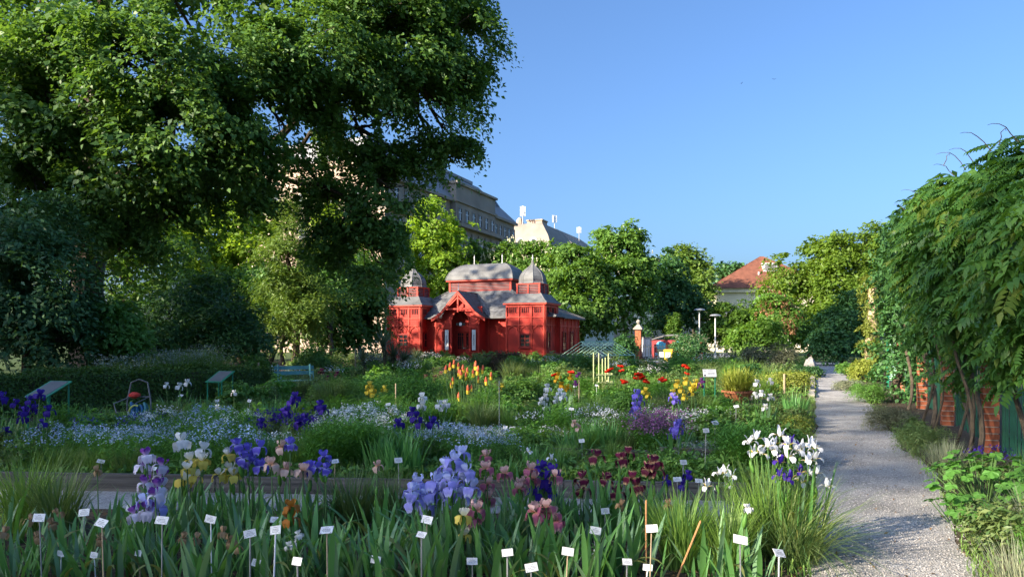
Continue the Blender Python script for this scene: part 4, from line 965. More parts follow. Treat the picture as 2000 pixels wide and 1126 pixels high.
# cow parsley and grasses behind the hedge
def meadow():
    g = np.random.default_rng(19); n = 9000; f = g.random(n); e = g.random(n) ** 1.2
    B = np.stack([-11.6 + 1.1 * f + g.normal(size=n) * .35 - e * .5, 21.0 + 5.0 * f + 1.8 * e, np.zeros(n)], 1)
    hm = .72 + .25 * np.sin(f * 9) * np.sin(f * 23 + 1) + .2 * f
    V1, F1 = blades(B, g.random(n) * 6.28, g.uniform(.75, 1.35, n) * hm + .25, np.full(n, .016), g.uniform(0, .25, n), g.uniform(.2, 1.2, n), 3)
    m = 8000; i = g.integers(0, n // 6, m); C = B[i] + np.stack([g.normal(size=m) * .09, g.normal(size=m) * .09, (.45 + .65 * ((i * 7919) % 97) / 97) * hm[i] + .38 + g.normal(size=m) * .03], 1)
    N = nrm(np.array([0, -.3, 1.0]) + g.normal(size=(m, 3)) * .4); A = nrm(g.normal(size=(m, 3))); A = nrm(A - N * (A * N).sum(1, keepdims=True))
    L = g.uniform(.025, .06, m); V2, F2 = leaves(C, A, N, L, L * .8)
    V, F = join([(V1, F1), (V2, F2)]); mi = np.r_[np.zeros(len(F1)), np.ones(len(F2))]
    o = obj('cow_parsley_meadow', np_mesh('cow_parsley_meadow', V, F, mi), ['grass_leaf', 'silver_leaf'], kind='stuff')
    tag(o, 'frothy white-green cow parsley and grass behind the hedge', 'meadow')
meadow()
# ground cover between the plants of the beds
def cover():
    g = np.random.default_rng(23); n = 74000
    Y = 8.7 + 50 * g.random(n) ** 1.9; X = (g.random(n) * 1.36 - .96) * Y
    ok = (s_of(X, Y) < PL - .05) & (X > -13) & ~((Y > 57) & (X > -14)); 
    lx = ha.x + (Y - ha.y) * hd.x / hd.y; ok &= ~((Y > 14) & (X < lx + 1.2))
    X, Y = X[ok], Y[ok]; n = len(X); k = .8 + Y * .035
    B = np.stack([X, Y, np.zeros(n)], 1); h = n // 2
    V1, F1 = blades(B[:h], g.random(h) * 6.28, g.uniform(.10, .26, h) * k[:h], .011 * k[:h], g.uniform(0, .4, h), g.uniform(.3, 1.4, h), 2)
    C = B[h:] + np.stack([np.zeros(n-h), np.zeros(n-h), g.uniform(.03, .2, n-h) * k[h:]], 1)
    N = nrm(np.array([0, -.2, 1.0]) + g.normal(size=(n-h, 3)) * .5); A = nrm(g.normal(size=(n-h, 3))); A = nrm(A - N * (A * N).sum(1, keepdims=True))
    L = g.uniform(.05, .11, n-h) * k[h:]; V2, F2 = leaves(C, A, N, L, L * .45)
    V, F = join([(V1, F1), (V2, F2)]); mi = np.r_[np.zeros(len(F1)), np.ones(len(F2))]
    o = obj('bed_ground_cover', np_mesh('bed_ground_cover', V, F, mi), ['grass_leaf', 'mid_leaf'], kind='stuff')
    tag(o, 'low green leaves and grass covering the soil between the plants', 'ground cover')
cover()
def litter():
    g = np.random.default_rng(29); n = 2600; Y = 4.5 + 2.9 * g.random(n); X = (g.random(n) * 1.1 - .7) * Y
    ok = s_of(X, Y) < -.1; X, Y = X[ok], Y[ok]; n = len(X)
    C = np.stack([X, Y, np.full(n, .012)], 1); N = nrm(np.array([0, 0, 1.0]) + g.normal(size=(n, 3)) * .35); A = nrm(g.normal(size=(n, 3))); A = nrm(A - N * (A * N).sum(1, keepdims=True))
    L = g.uniform(.02, .07, n); V, F = leaves(C, A, N, L, L * .5)
    o = obj('leaf_litter', np_mesh('leaf_litter', V, F), 'dry_leaf', kind='stuff'); tag(o, 'dry brown leaf scraps lying on the soil of the front bed', 'litter')
litter()
def edge_weeds():
    g = np.random.default_rng(37); n = 5200; t = 4 + 34 * g.random(n) ** 1.3; left = g.random(n) < .5
    s = np.where(left, PL - .02 + np.abs(g.normal(size=n)) * -.10 + g.normal(size=n) * .03, PR - .28 * np.clip((10 - t) / 4, 0, 1) + np.abs(g.normal(size=n)) * .14 - .03)
    keep = np.sin(t * 3.1 + left * 2) + np.sin(t * 7.7) > -.5; t, s = t[keep], s[keep]; n = len(t)
    B = np.stack([VV[0]*s + U[0]*t, VV[1]*s + U[1]*t, np.zeros(n)], 1)
    V1, F1 = blades(B, g.random(n) * 6.28, g.uniform(.04, .16, n), np.full(n, .008), g.uniform(0, .6, n), g.uniform(.3, 1.4, n), 2)
    m = 500; t = 4 + 20 * g.random(m) ** 1.4; s = PL + (PR - PL) * g.random(m)
    C = np.stack([VV[0]*s + U[0]*t, VV[1]*s + U[1]*t, np.full(m, .012)], 1); N = nrm(np.array([0, 0, 1.0]) + g.normal(size=(m, 3)) * .3); A = nrm(g.normal(size=(m, 3))); A = nrm(A - N * (A * N).sum(1, keepdims=True))
    L = g.uniform(.015, .045, m); V2, F2 = leaves(C, A, N, L, L * .5)
    V, F = join([(V1, F1), (V2, F2)]); o = obj('path_edge_weeds', np_mesh('path_edge_weeds', V, F, np.r_[np.zeros(len(F1)), np.ones(len(F2))]), ['grass_leaf', 'dry_leaf'], kind='stuff')
    tag(o, 'small weeds and fallen leaves along the edges of the gravel path', 'weeds')
edge_weeds()

# ============================================================ objects standing in the garden
def display(px, ytop, Y, label, w=.72):
    h = CAM_H + (HORIZON - ytop) / FPX * Y; t = thing('display_stand', label, 'sign', (gx(px, Y), Y, 0), R(-14))
    for (x, y, z) in ((-w/2,-.22,h-.22),(w/2,-.22,h-.22),(-w/2,.22,h),(w/2,.22,h)):
        m_ = MB(); m_.tube([(x,y,0),(x,y,z)], .016, 6); m_.build('leg', 'green_metal', t)
    m_ = MB(); m_.hexa([(-w/2-.03,-.27,h-.235),(w/2+.03,-.27,h-.235),(w/2+.03,.27,h+.01),(-w/2-.03,.27,h+.01),(-w/2-.03,-.27,h-.215),(w/2+.03,-.27,h-.215),(w/2+.03,.27,h+.03),(-w/2-.03,.27,h+.03)]); m_.build('frame', 'green_metal', t)
    m_ = MB(); m_.hexa([(-w/2+.02,-.24,h-.205),(w/2-.02,-.24,h-.205),(w/2-.02,.24,h+.014),(-w/2+.02,.24,h+.014),(-w/2+.02,-.24,h-.195),(w/2-.02,-.24,h-.195),(w/2-.02,.24,h+.024),(-w/2+.02,.24,h+.024)]); m_.build('panel', 'zinc', t)
display(95, 748, 13.2, 'green metal display stand beside the dark violet irises at left', .42)
display(430, 727, 18.5, 'green metal display stand near the right end of the hedge', .40)
hr = thing('hose_reel_cart', 'hose reel cart with blue and yellow hoses in front of the hedge', 'hose cart', (gx(268, 13.4), 13.4, 0), R(10))
m_ = MB(); m_.tube([(-.2,.1,.1),(-.2,.1,.6),(-.14,.12,.94),(.0,.12,1.0),(.14,.12,.94),(.2,.1,.6),(.2,.1,.1)], .014, 8); m_.tube([(-.2,.1,.68),(.2,.1,.68)], .012, 6); m_.build('handle_frame', 'zinc', hr)
m_ = MB(); m_.tube([(-.2,.1,.66),(-.36,-.1,.58),(-.3,-.15,.42),(-.2,.0,.3)], .012, 6); m_.tube([(.14,.1,.66),(.0,-.12,.58),(.04,-.14,.45),(.16,-.1,.3)], .009, 6); m_.build('brace', 'zinc', hr)
for k, (r_, x, mt) in enumerate(((.23,-.06,'hose_blue'),(.2,.02,'hose_blue'),(.18,.1,'hose_blue'),(.22,.16,'teal_paint'))):
    m_ = MB(); m_.tube([(x + .02 * math.sin(a * 3), -.08 + r_ * .35 * math.cos(a), .36 + r_ * math.sin(a)) for a in [i * 6.283 / 20 for i in range(21)]], .02, 6); m_.build('hose', mt, hr)
m_ = MB(); m_.tube([(.02 + .12 * math.cos(a), -.17, .36 + .19 * math.sin(a)) for a in [1.2 + i * .3 for i in range(12)]], .016, 6); m_.build('hose', 'hose_yellow', hr)
m_ = MB(); m_.lathe([(.03,.66),(.1,.7),(.1,.74),(.04,.77)], 10, (-.06, .05, 0)); m_.build('bowl', 'plastic_red', hr)
for x in (-.24, .26):
    m_ = MB(); m_.tube([(x-.02,.02,.1),(x+.02,.02,.1)], .1, 14); m_.build('wheel', 'plastic_red', hr)
bn = thing('garden_bench', 'teal painted garden bench standing among grasses behind the beds', 'bench', (gx(578, 23.5), 23.5, 0), R(28))
for k in range(3):
    m_ = MB(); m_.box(-.62, .62, -.2 + k * .14, -.09 + k * .14, .43, .46); m_.build('seat_slat', 'mint_paint', bn)
for k in range(2):
    m_ = MB(); m_.box(-.62, .62, .24 + k * .03, .27 + k * .03, .62 + k * .16, .74 + k * .16); m_.build('back_slat', 'teal_paint', bn)
for x in (-.5, .5):
    m_ = MB(); m_.tube([(x,-.2,0),(x,-.2,.45)], .03, 6); m_.tube([(x,.2,0),(x,.2,.45),(x,.29,.95)], .03, 6); m_.tube([(x,-.22,.42),(x,.24,.42)], .025, 6); m_.tube([(x,-.2,.45),(x,-.18,.66),(x,.25,.68)], .02, 6); m_.build('leg', 'teal_paint', bn)
# information board, pot, supports, roof frame, rocks
ib = thing('information_board', 'white information board on green legs left of the potted plant', 'sign', (gx(1386, 19.5), 19.5, 0), R(-6)); h = CAM_H + (HORIZON - 735) / FPX * 19.5
for x in (-.14, .14):
    m_ = MB(); m_.tube([(x,0,0),(x,0,h)], .018, 6); m_.build('leg', 'green_metal', ib)
m_ = MB(); m_.hexa([(-.17,-.06,h),(.17,-.06,h),(.17,-.04,h),(-.17,-.04,h),(-.17,.06,h+.19),(.17,.06,h+.19),(.17,.08,h+.18),(-.17,.08,h+.18)]); m_.build('panel', 'sign_plate', ib)
m_ = MB()
for (x0, x1, f0, f1) in ((-.15,-.09,.78,.86),(-.05,.1,.8,.86),(-.15,-.1,.08,.3),(-.05,.13,.5,.54),(-.05,.12,.38,.42)):
    m_.hexa([(x0,-.063+.12*f0,h+.19*f0),(x1,-.063+.12*f0,h+.19*f0),(x1,-.06+.12*f0,h+.19*f0),(x0,-.06+.12*f0,h+.19*f0),(x0,-.063+.12*f1,h+.19*f1),(x1,-.063+.12*f1,h+.19*f1),(x1,-.06+.12*f1,h+.19*f1),(x0,-.06+.12*f1,h+.19*f1)])
o = m_.build('print', 'ink', ib)
YP = 20.5; pp = thing('plant_pot', 'wide terracotta pot beside the path under a yellow-green plant', 'pot', (gx(1440, YP), YP, 0))
m_ = MB(); m_.lathe([(.24,.0),(.32,.14),(.39,.26),(.42,.26),(.43,.33),(.39,.33),(.37,.29),(.02,.28)], 20); m_.build('bowl', 'terracotta', pp, smooth=False)
pt = thing('potted_shrub', 'sunlit yellow-green spiky plant growing in the terracotta pot', 'plant', (gx(1440, YP), YP, .28))
g = np.random.default_rng(31); n = 900; B = np.stack([g.normal(size=n) * .12, g.normal(size=n) * .12, g.random(n) * .2], 1)
V, F = blades(B, np.arctan2(B[:,1], B[:,0]) + g.normal(size=n) * .6, g.uniform(.25, .62, n), np.full(n, .036), g.uniform(.1, 1.05, n), g.uniform(-.3, .7, n), 3); obj('foliage', np_mesh('foliage', V, F), 'variegated_leaf', pt, kind='stuff')
YF = 46; rf_ = thing('roof_frame', 'mint green metal roof frame without cover over the rock garden', 'frame', (gx(1170, YF), YF, 0), GRID * .6)
def fz(y): return CAM_H + (HORIZON - y) / FPX * YF
rz_, ez = fz(670.5), fz(693)
rz_ += .12; ra, rb = Vector((-.95, -1.2, rz_)), Vector((.75, 1.6, rz_))
m_ = MB(); m_.bar(ra, rb, .05, .05); m_.build('ridge_bar', 'mint_paint', rf_)
for sg, dx in ((-1, -1.25), (1, 1.35)):
    off = Vector((dx, -.25 * sg, ez - rz_))
    m_ = MB(); m_.bar(ra + off, rb + off, .05, .05); m_.build('eaves_bar', 'mint_paint', rf_)
    for k in range(8):
        p_ = ra.lerp(rb, k / 7); m_ = MB(); m_.bar(p_, p_ + off, .034, .034); m_.build('rafter', 'mint_paint', rf_)
    for f in (0, .5, 1):
        p_ = ra.lerp(rb, f) + off; m_ = MB(); m_.tube([(p_.x, p_.y, 0), p_], .028, 6); m_.build('post', 'mint_paint', rf_)
for (px, Y, label, h, wd) in ((1160, 23, 'pale green timber plant support with two cross rails among the poppies', 1.25, .42),):
    t = thing('plant_support', label, 'trellis', (gx(px + 16, Y), Y, 0), .3)
    for x, y in ((-.2,-.2),(-.08,-.2),(.12,-.2),(.2,-.1),(-.2,.2),(.2,.2)):
        m_ = MB(); m_.tube([(x,y,0),(x,y,h + .1 * math.sin(x * 20))], .016, 6); m_.build('stake', 'lime_wood', t)
    for z in (.42, .66):
        m_ = MB(); m_.bar((-.28,-.222,z),(.28,-.222,z),.02,.03); m_.bar((.222,-.28,z+.03),(.222,.28,z+.03),.02,.03); m_.build('cross_rail', 'lime_wood', t)
def boulder(px, ytop, Y, w, label, seed):
    r_ = w / 2 * Y / FPX; h = CAM_H + (HORIZON - ytop) / FPX * Y; g = np.random.default_rng(seed); m_ = MB()
    prof = [(1.0,-.1),(1.05,.15),(.95,.4),(.75,.68),(.45,.88),(.15,1.0)]; m_.lathe([(r_ * a, h * b) for a, b in prof], 11)
    m_.v = [(x * g.uniform(.8,1.15), y * g.uniform(.8,1.15), z * g.uniform(.86,1.08)) for x, y, z in m_.v]
    o = m_.build('boulder', 'rock', None, (gx(px, Y), Y, 0), g.random() * 6); tag(o, label, 'rock', 'boulders of the rock garden')
for i, (px, yt, Y, w, lab) in enumerate(((1152,696,46,36,'leftmost grey boulder under the green roof frame'),(1172,684,46.5,26,'tallest pale boulder under the green roof frame'),(1192,698,45.5,40,'broad grey boulder under the right half of the green roof frame'),(1222,702,45,34,'grey boulder under the right end of the green roof frame'),
        (1246,703,44,36,'grey boulder just right of the green roof frame'),(1272,707,43.5,30,'low boulder in the middle of the open row'),(1300,705,43,38,'boulder in front of the yellow bin'),(1582,698,36,32,'dark flat rock at the far bend of the path'),(1525,690,40,40,'pale rock behind the olive shrubs'))):
    boulder(px, yt, Y, w, lab, 100 + i)
for i, (px, yt, yb, Y, mt, lab) in enumerate(((773,749,775,15.5,'wood_stake','pale wooden post in the dense green perennials'),(1532,730,760,21,'wood_stake','pale thin post beside the white irises near the path'),(1262,978,1090,5.3,'cane','orange bamboo cane standing upright behind a name plate'),(1340,1018,1100,5.2,'cane','short leaning bamboo cane in the front bed'),
        (694,680,700,34,'wood_stake','pale post left of the yuccas'),(505,708,722,26,'wood_stake','short white post right of the hedge end'),(975,745,800,12.5,'steel_stake','thin grey rod beside the dark perennial mass'),(1131,742,760,16,'wood_stake','thin grey post beside the yellow irises'))):
    a = at(px, yt, Y); t = thing('garden_stake', lab, 'stake', (a.x, a.y, 0)); m_ = MB(); r_ = .007 if mt == 'cane' else .016 * (1 + (Y > 20)); lx = .0 if i != 3 else .1
    m_.tube([(-lx,0,-.05),(lx,0,a.z)], r_ if mt != 'steel_stake' else .006, 6); m_.lathe([(r_*.9,a.z),(r_*.4,a.z+.01)], 6, (lx,0,0)); m_.build('shaft', mt, t)
for i, (px, py) in enumerate(((1448,163),(1512,155))):
    a = at(px, py, 150); m_ = MB(); m_.lathe([(.01,-.3),(.1,-.1),(.11,.1),(.02,.32)], 6)
    m_.v = [(z, x, y) for x, y, z in m_.v]
    m_.hexa([(-.1,0,0),(.1,0,0),(.0,.8,.25),(-.2,.8,.25),(-.1,0,.03),(.1,0,.03),(.0,.8,.27),(-.2,.8,.27)]); m_.hexa([(-.1,0,0),(.1,0,0),(.0,-.8,.25),(-.2,-.8,.25),(-.1,0,.03),(.1,0,.03),(.0,-.8,.27),(-.2,-.8,.27)])
    m_.v = [(x * .5, y * .5, z * .5) for x, y, z in m_.v]; o = m_.build('bird', 'dark_metal', None, a, .5 + i); tag(o, ['left of two tiny birds in the blue sky', 'right of two tiny birds in the blue sky'][i], 'bird')

# ============================================================ pergola: brick piers, green fence, wisteria
SP, TP = 2.45, [13.25, 17.2, 21.1, 26.2]
bkm = MB(); bkm.box(-.098, .098, -.048, .048, 0, .083); bkm = bkm.mesh('brick'); bkm.materials.append(MATS['brick'])
for i, tp in enumerate(TP):
    t = thing('brick_pier', ['nearest brick pier behind twisted wisteria stems', 'second brick pier along the path', 'third brick pier along the path', 'farthest brick pier along the path'][i], 'pillar', st(SP, tp), GRID, 'brick piers along the path'); t.scale = (.74, .74, 1)
    m_ = MB(); m_.box(-.13, .13, -.13, .13, -.05, 3.3); m_.build('mortar_core', 'mortar', t); rn = random.Random(i)
    for c in range(32):
        for k in range(4):
            a = k * math.pi / 2; off = (-.048, -.098) if c % 2 == 0 else (.048, -.098)
            x = off[0] * math.cos(a) - off[1] * math.sin(a); y = off[0] * math.sin(a) + off[1] * math.cos(a)
            obj('brick', bkm, None, t, (x + rn.uniform(-.003,.003), y + rn.uniform(-.003,.003), c * .1 + .006), a + rn.uniform(-.015,.015))
m_ = MB(); sl = MB(); sl.tube([(0,0,.05),(0,0,2.3)], .014, 5); sl = sl.mesh('slat')
fp = [9.4] + TP
for i in range(4):
    a, b = fp[i] + .2, fp[i+1] - .2; L = b - a
    t = thing('slat_fence', ['nearest', 'second', 'third', 'farthest'][i] + ' bay of green vertical slat fence between brick piers', 'fence', st(SP + .12, a), GRID, 'green fence bays')
    for z in (.3, 1.2, 2.1):
        m_ = MB(); m_.box(.02, .05, 0, L, z, z + .05); m_.build('rail', 'fence_green', t)
    n = int(L / .115); rn = random.Random(i)
    for k in range(n): obj('slat', sl, 'fence_green', t, (rn.uniform(-.008,.008), (k + .5) * L / n, rn.uniform(-.05,.06)))
# wisteria
def wisteria_leaf():
    V, F = [], []
    def lf(c, ax, L, w, dz):
        ax = np.array(ax) / np.linalg.norm(ax); sd = np.cross(ax, [0,0,1.0]); i = len(V); c = np.array(c)
        for (f, s_, z) in ((0,0,0),(.35,.5,.012),(.75,.36,.0),(1,0,-.03),(.75,-.36,0),(.35,-.5,.012)):
            V.append(c + ax * L * f + sd * w * s_ + np.array([0,0,z + dz * f]))
        F.append([i, i+1, i+4, i+5]); F.append([i+1, i+2, i+3, i+4])
    for k in range(6):
        x = .06 + k * .042; z = -.9 * x * x
        for s_ in (-1, 1): lf((x, 0, z), (.45, s_, 0), .10, .046, -.03)
    lf((.30, 0, -.085), (1, 0, 0), .11, .05, -.04)
    i = len(V); V += [np.array(p) for p in ((0,.003,0),(.3,.002,-.083),(.3,-.002,-.083),(0,-.003,0))]; F.append([i, i+1, i+2, i+3])
    return np.array(V), np.array(F)
WV, WF = wisteria_leaf()
def rot_from(A, N):
    S = nrm(np.cross(N, A)); return np.stack([A, S, N], 2)          # columns: x axis, y axis, z axis
wv = thing('wisteria_vine', 'dense wisteria with twisted stems covering the pergola along the path', 'vine', st(SP, 12))
W0 = np.array(st(SP, 12)); g = np.random.default_rng(41)
def wpoints(n, t0, t1, seed):
    g = np.random.default_rng(seed)
    t = t0 + (t1 - t0) * g.random(n); u = g.random(n)
    zlow = 1.72 + .4 * np.sin(t * 2.3) + .32 * np.sin(t * 5.1 + 1)                     # ragged hem of the hanging curtain
    ztop = 3.35 + .115 * np.clip(t - 8, 0, 12) + .18 * np.sin(t * 1.3) + .14 * np.sin(t * 3.7)
    cur = u < .68; q = np.where(cur, u / .68, (u - .68) / .32); hh = ztop - .45 - zlow
    th = np.where(cur, -.25 + .3 * q, .1 + 1.9 * q)
    f = .45 + .6 * g.random(n) ** .6
    lump = 1 + .3 * np.sin(t * 3.3 + q * 5) * np.sin(q * 9 + t * 1.1) + .14 * np.sin(t * 7.3 + q * 13)
    rs = .62 + .12 * np.sin(t * 1.7)
    s = np.where(cur, SP - .08 - rs * f * lump * (.55 + .45 * np.sin(np.clip(q, 0, 1) * 2.2)), SP - .05 - rs * f * lump * np.cos(th) * 1.02)
    z = np.where(cur, zlow + hh * q, ztop - .45 + .55 * f * lump * np.sin(th)); z = z + g.normal(size=n) * .05
    hol = np.sin(t * 4.1 + z * 2.3) + np.sin(z * 5.3 - t * 1.9 + 2) + .8 * np.sin(t * 9.1 + z * 7.7)      # hollows between the hanging sprays
    keep = (hol > -.75) | (g.random(n) < .18); t, z, s, th = t[keep], z[keep], s[keep], th[keep]; n = len(t)
    P = np.stack([VV[0]*s + U[0]*t, VV[1]*s + U[1]*t, z], 1)
    out = np.stack([-VV[0]*np.cos(th), -VV[1]*np.cos(th), np.sin(th)], 1)
    return P, out, g
def compound(P, out, g, k):
    n = len(P); N = nrm(out * .5 + np.array([0, -.12, .75]) + g.normal(size=(n, 3)) * .3)
    A = nrm(out * .55 + np.array([0, -.25, -.25]) + g.normal(size=(n, 3)) * .85); A = nrm(A - N * (A * N).sum(1, keepdims=True))
    return rot_from(A, N), g.uniform(.55, 1.3, n) * k
P, out, g = wpoints(9800, 6.0, 17.5, 42)
Rm, sc = compound(P, out, g, .92)
order = np.argsort(np.hypot(P[:,0], P[:,1]) - 3 * (out[:, 2] < .6)); near = order[60:360]
rest = np.setdiff1d(order, near)
Vw = (np.einsum('nij,vj->nvi', Rm[rest], WV) * sc[rest][:, None, None] + P[rest][:, None, :] - W0).reshape(-1, 3)
Fw = (WF[None] + (np.arange(len(rest)) * len(WV))[:, None, None]).reshape(-1, 4)
yg = (g.random(len(rest)) < .10).repeat(len(WF)).astype(int)
obj('foliage', np_mesh('foliage', Vw, Fw, yg), ['wisteria_leaf', 'wisteria_young'], wv, kind='stuff')
lm1 = np_mesh('leaf', WV, WF); lm1.materials.append(MATS['wisteria_leaf']); lm2 = lm1.copy(); lm2.materials[0] = MATS['wisteria_young']
for k in near:
    M = Matrix(Rm[k].tolist()).to_euler()
    obj('leaf', lm2 if g.random() < .12 else lm1, None, wv, tuple(P[k] - W0), rot=M, scale=float(sc[k] * 1.15))
P, out, g = wpoints(9000, 15.5, 25, 43); n = len(P)
N = nrm(out + np.array([0, 0, .5]) + g.normal(size=(n, 3)) * .5); A = nrm(g.normal(size=(n, 3)) + np.array([0, 0, -.5])); A = nrm(A - N * (A * N).sum(1, keepdims=True))
L = g.uniform(.12, .24, n); V, F = leaves(P - W0, A, N, L, L * .45)
obj('foliage', np_mesh('foliage', V, F), 'dark_leaf', wv, kind='stuff')
rn = random.Random(77)
for (s, t, ds, dt, r_) in ((2.15,12.7,.1,.5,.06),(2.1,12.9,-.3,-.9,.045),(2.2,13.6,.0,1.4,.05),(2.0,13.1,.2,.2,.035),(2.1,16.6,-.1,.7,.06),(2.0,16.9,.1,-.8,.045),(2.15,17.4,.2,1.2,.05),(2.1,20.8,.1,.6,.06),(2.05,12.5,.2,1.9,.03),(2.0,15.2,-.2,-1.6,.028),(2.2,10.2,.1,.6,.05)):
    pts = []; m_ = MB(); r_ *= .55
    for k in range(9):
        f = k / 8; a = f * 7 + s * 9
        pts.append(st(s + ds * f + .09 * math.sin(a), t + dt * f + .12 * math.cos(a * .8), 2.9 * f - .05) - Vector(W0))
    m_.tube(pts, [r_ * (1.25 - .5 * k / 8) for k in range(9)], 7, rnd=rn); m_.build('stem', 'vine_bark', wv)
for (t, z) in ((12.6,.95),(16.4,.8)):
    m_ = MB(); m_.tube([st(2.15, t + k * .4, z + .05 * math.sin(k * 1.7)) - Vector(W0) for k in range(6)], .018, 5); m_.build('stem', 'vine_bark', wv)
for i in range(9):                                   # long bare tendrils against the sky
    x, y, Y = ((1937,272,8.5),(1888,310,10),(1862,322,11),(1845,300,11),(1950,262,8.5),(1800,370,13.5),(1990,255,7.8),(1905,298,9.5),(1770,392,16))[i]; rn = random.Random(i + 5)
    p = at(x, y + 22, Y) - Vector(W0); sgn = -1 if i not in (3, 4) else .3; Lh = rn.uniform(.22, .42); m_ = MB()
    m_.tube([p + Vector((sgn * Lh * f * 1.1, rn.uniform(-.03,.03), Lh * (1.7 * f - 1.15 * f * f))) for f in (0,.2,.4,.6,.8,1.0)], [.006,.005,.005,.004,.003,.002], 5); m_.build('tendril', 'vine_bark', wv)
cut_ = at(1912, 428, 9.6) - Vector(W0); m_ = MB(); m_.tube([cut_ + Vector((-.0,-.06,0)), cut_ + Vector((.02,.3,.02))], .055, 10); m_.build('cut_branch', 'terracotta', wv)
# ivy column in the sun and dark climber before it
P0 = (gx(1703, 31.5), 31.5); tree('ivy_column', 'tall ivy-clad post glowing yellow-green in the sun beyond the pergola', (P0[0], P0[1], 0), [(P0[0], P0[1], z, .42, .42, .7) for z in (.6,1.5,2.4,3.2,3.9)] + [(P0[0]-.1,P0[1]-.1,.5,.7,.6,.5)], 8000, .09, 'ivy_leaf', trunk=(.2,.18), height=3.9, rc=.12, seed=81, cat='climber', forks=False, trunk_mat='wood_stake')
P1 = st(2.2, 23.4); tree('dark_climber', 'dark dense climber between the wisteria and the ivy column', (P1.x, P1.y, 0), [(P1.x, P1.y, z, .7, .8, .75) for z in (.7,1.6,2.6,3.6,4.4)] + [(P1.x-.2,P1.y-2,z,.6,1.2,.8) for z in (1.0,2.2,3.4)], 12000, .11, 'dark_leaf', trunk=(.12,.06), height=4, rc=.2, seed=82, cat='climber', forks=False)
gt = thing('green_gate', 'light green wooden gate post seen between the ivy column and the climber', 'gate', st(2.5, 29.3), GRID); m_ = MB(); m_.box(-.12, .42, -.03, .03, .3, 2.6); m_.build('panel', 'mint_paint', gt); m_ = MB(); m_.box(-.2, -.122, -.05, .05, 0, 2.75); m_.build('post', 'green_metal', gt)
# ============================================================ irises
def petal_mesh(name, rf, zf, wf, seed, nu=4, nv=5, cup=.12, ruffle=.035):
    g = np.random.default_rng(seed); V = []; UV = []
    for j in range(nv + 1):
        f = j / nv; w = wf(f)
        for i in range(nu + 1):
            u = i / nu * 2 - 1
            rfl = ruffle * math.sin(u * 7 + f * 9 + seed) * f
            V.append((rf(f) - cup * u * u * (1 if zf(1) > 0 else -.3) * f + rfl, u * w, zf(f) - (cup * u * u * f if zf(1) < 0 else 0) + rfl * .7)); UV.append((i / nu, f))
    F = np.array([(j*(nu+1)+i, j*(nu+1)+i+1, (j+1)*(nu+1)+i+1, (j+1)*(nu+1)+i) for j in range(nv) for i in range(nu)])
    me = np_mesh(name, np.array(V), F, smooth=True); uv = me.uv_layers.new(name='UVMap')
    li = np.empty(len(me.loops), np.int32); me.loops.foreach_get('vertex_index', li)
    uv.data.foreach_set('uv', np.array(UV)[li].astype(np.float32).ravel()); return me
pin = lambda x: max(0.0, min(1.0, x))
ST_ = [petal_mesh('standard', lambda f: .05 + .24 * math.sin(f * 2.15), lambda f: .56 * f ** .9, lambda f: .05 + .21 * math.sin(pin(.04 + .74 * f) * math.pi), s, cup=.05, ruffle=.075, nu=6) for s in (1, 2)]
FA_ = [petal_mesh('fall', lambda f: .05 + .46 * math.sin(f * 1.75), lambda f: .14 * math.sin(f * 3.0) - .46 * f ** 2.2, lambda f: .05 + .28 * math.sin(pin(.02 + .84 * f) * math.pi), s, ruffle=.07, nu=6) for s in (3, 4)]
DS_ = petal_mesh('standard', lambda f: .05 + .2 * f, lambda f: .55 * f, lambda f: .03 + .10 * math.sin(pin(.1 + .85 * f) * math.pi), 5, nu=2, cup=.05)
DF_ = petal_mesh('fall', lambda f: .05 + .5 * math.sin(f * 1.6), lambda f: .2 * math.sin(f * 2.8) - .2 * f ** 2, lambda f: .03 + .14 * math.sin(pin(.02 + .9 * f) ** 1.4 * math.pi), 6, nu=2, cup=.05)
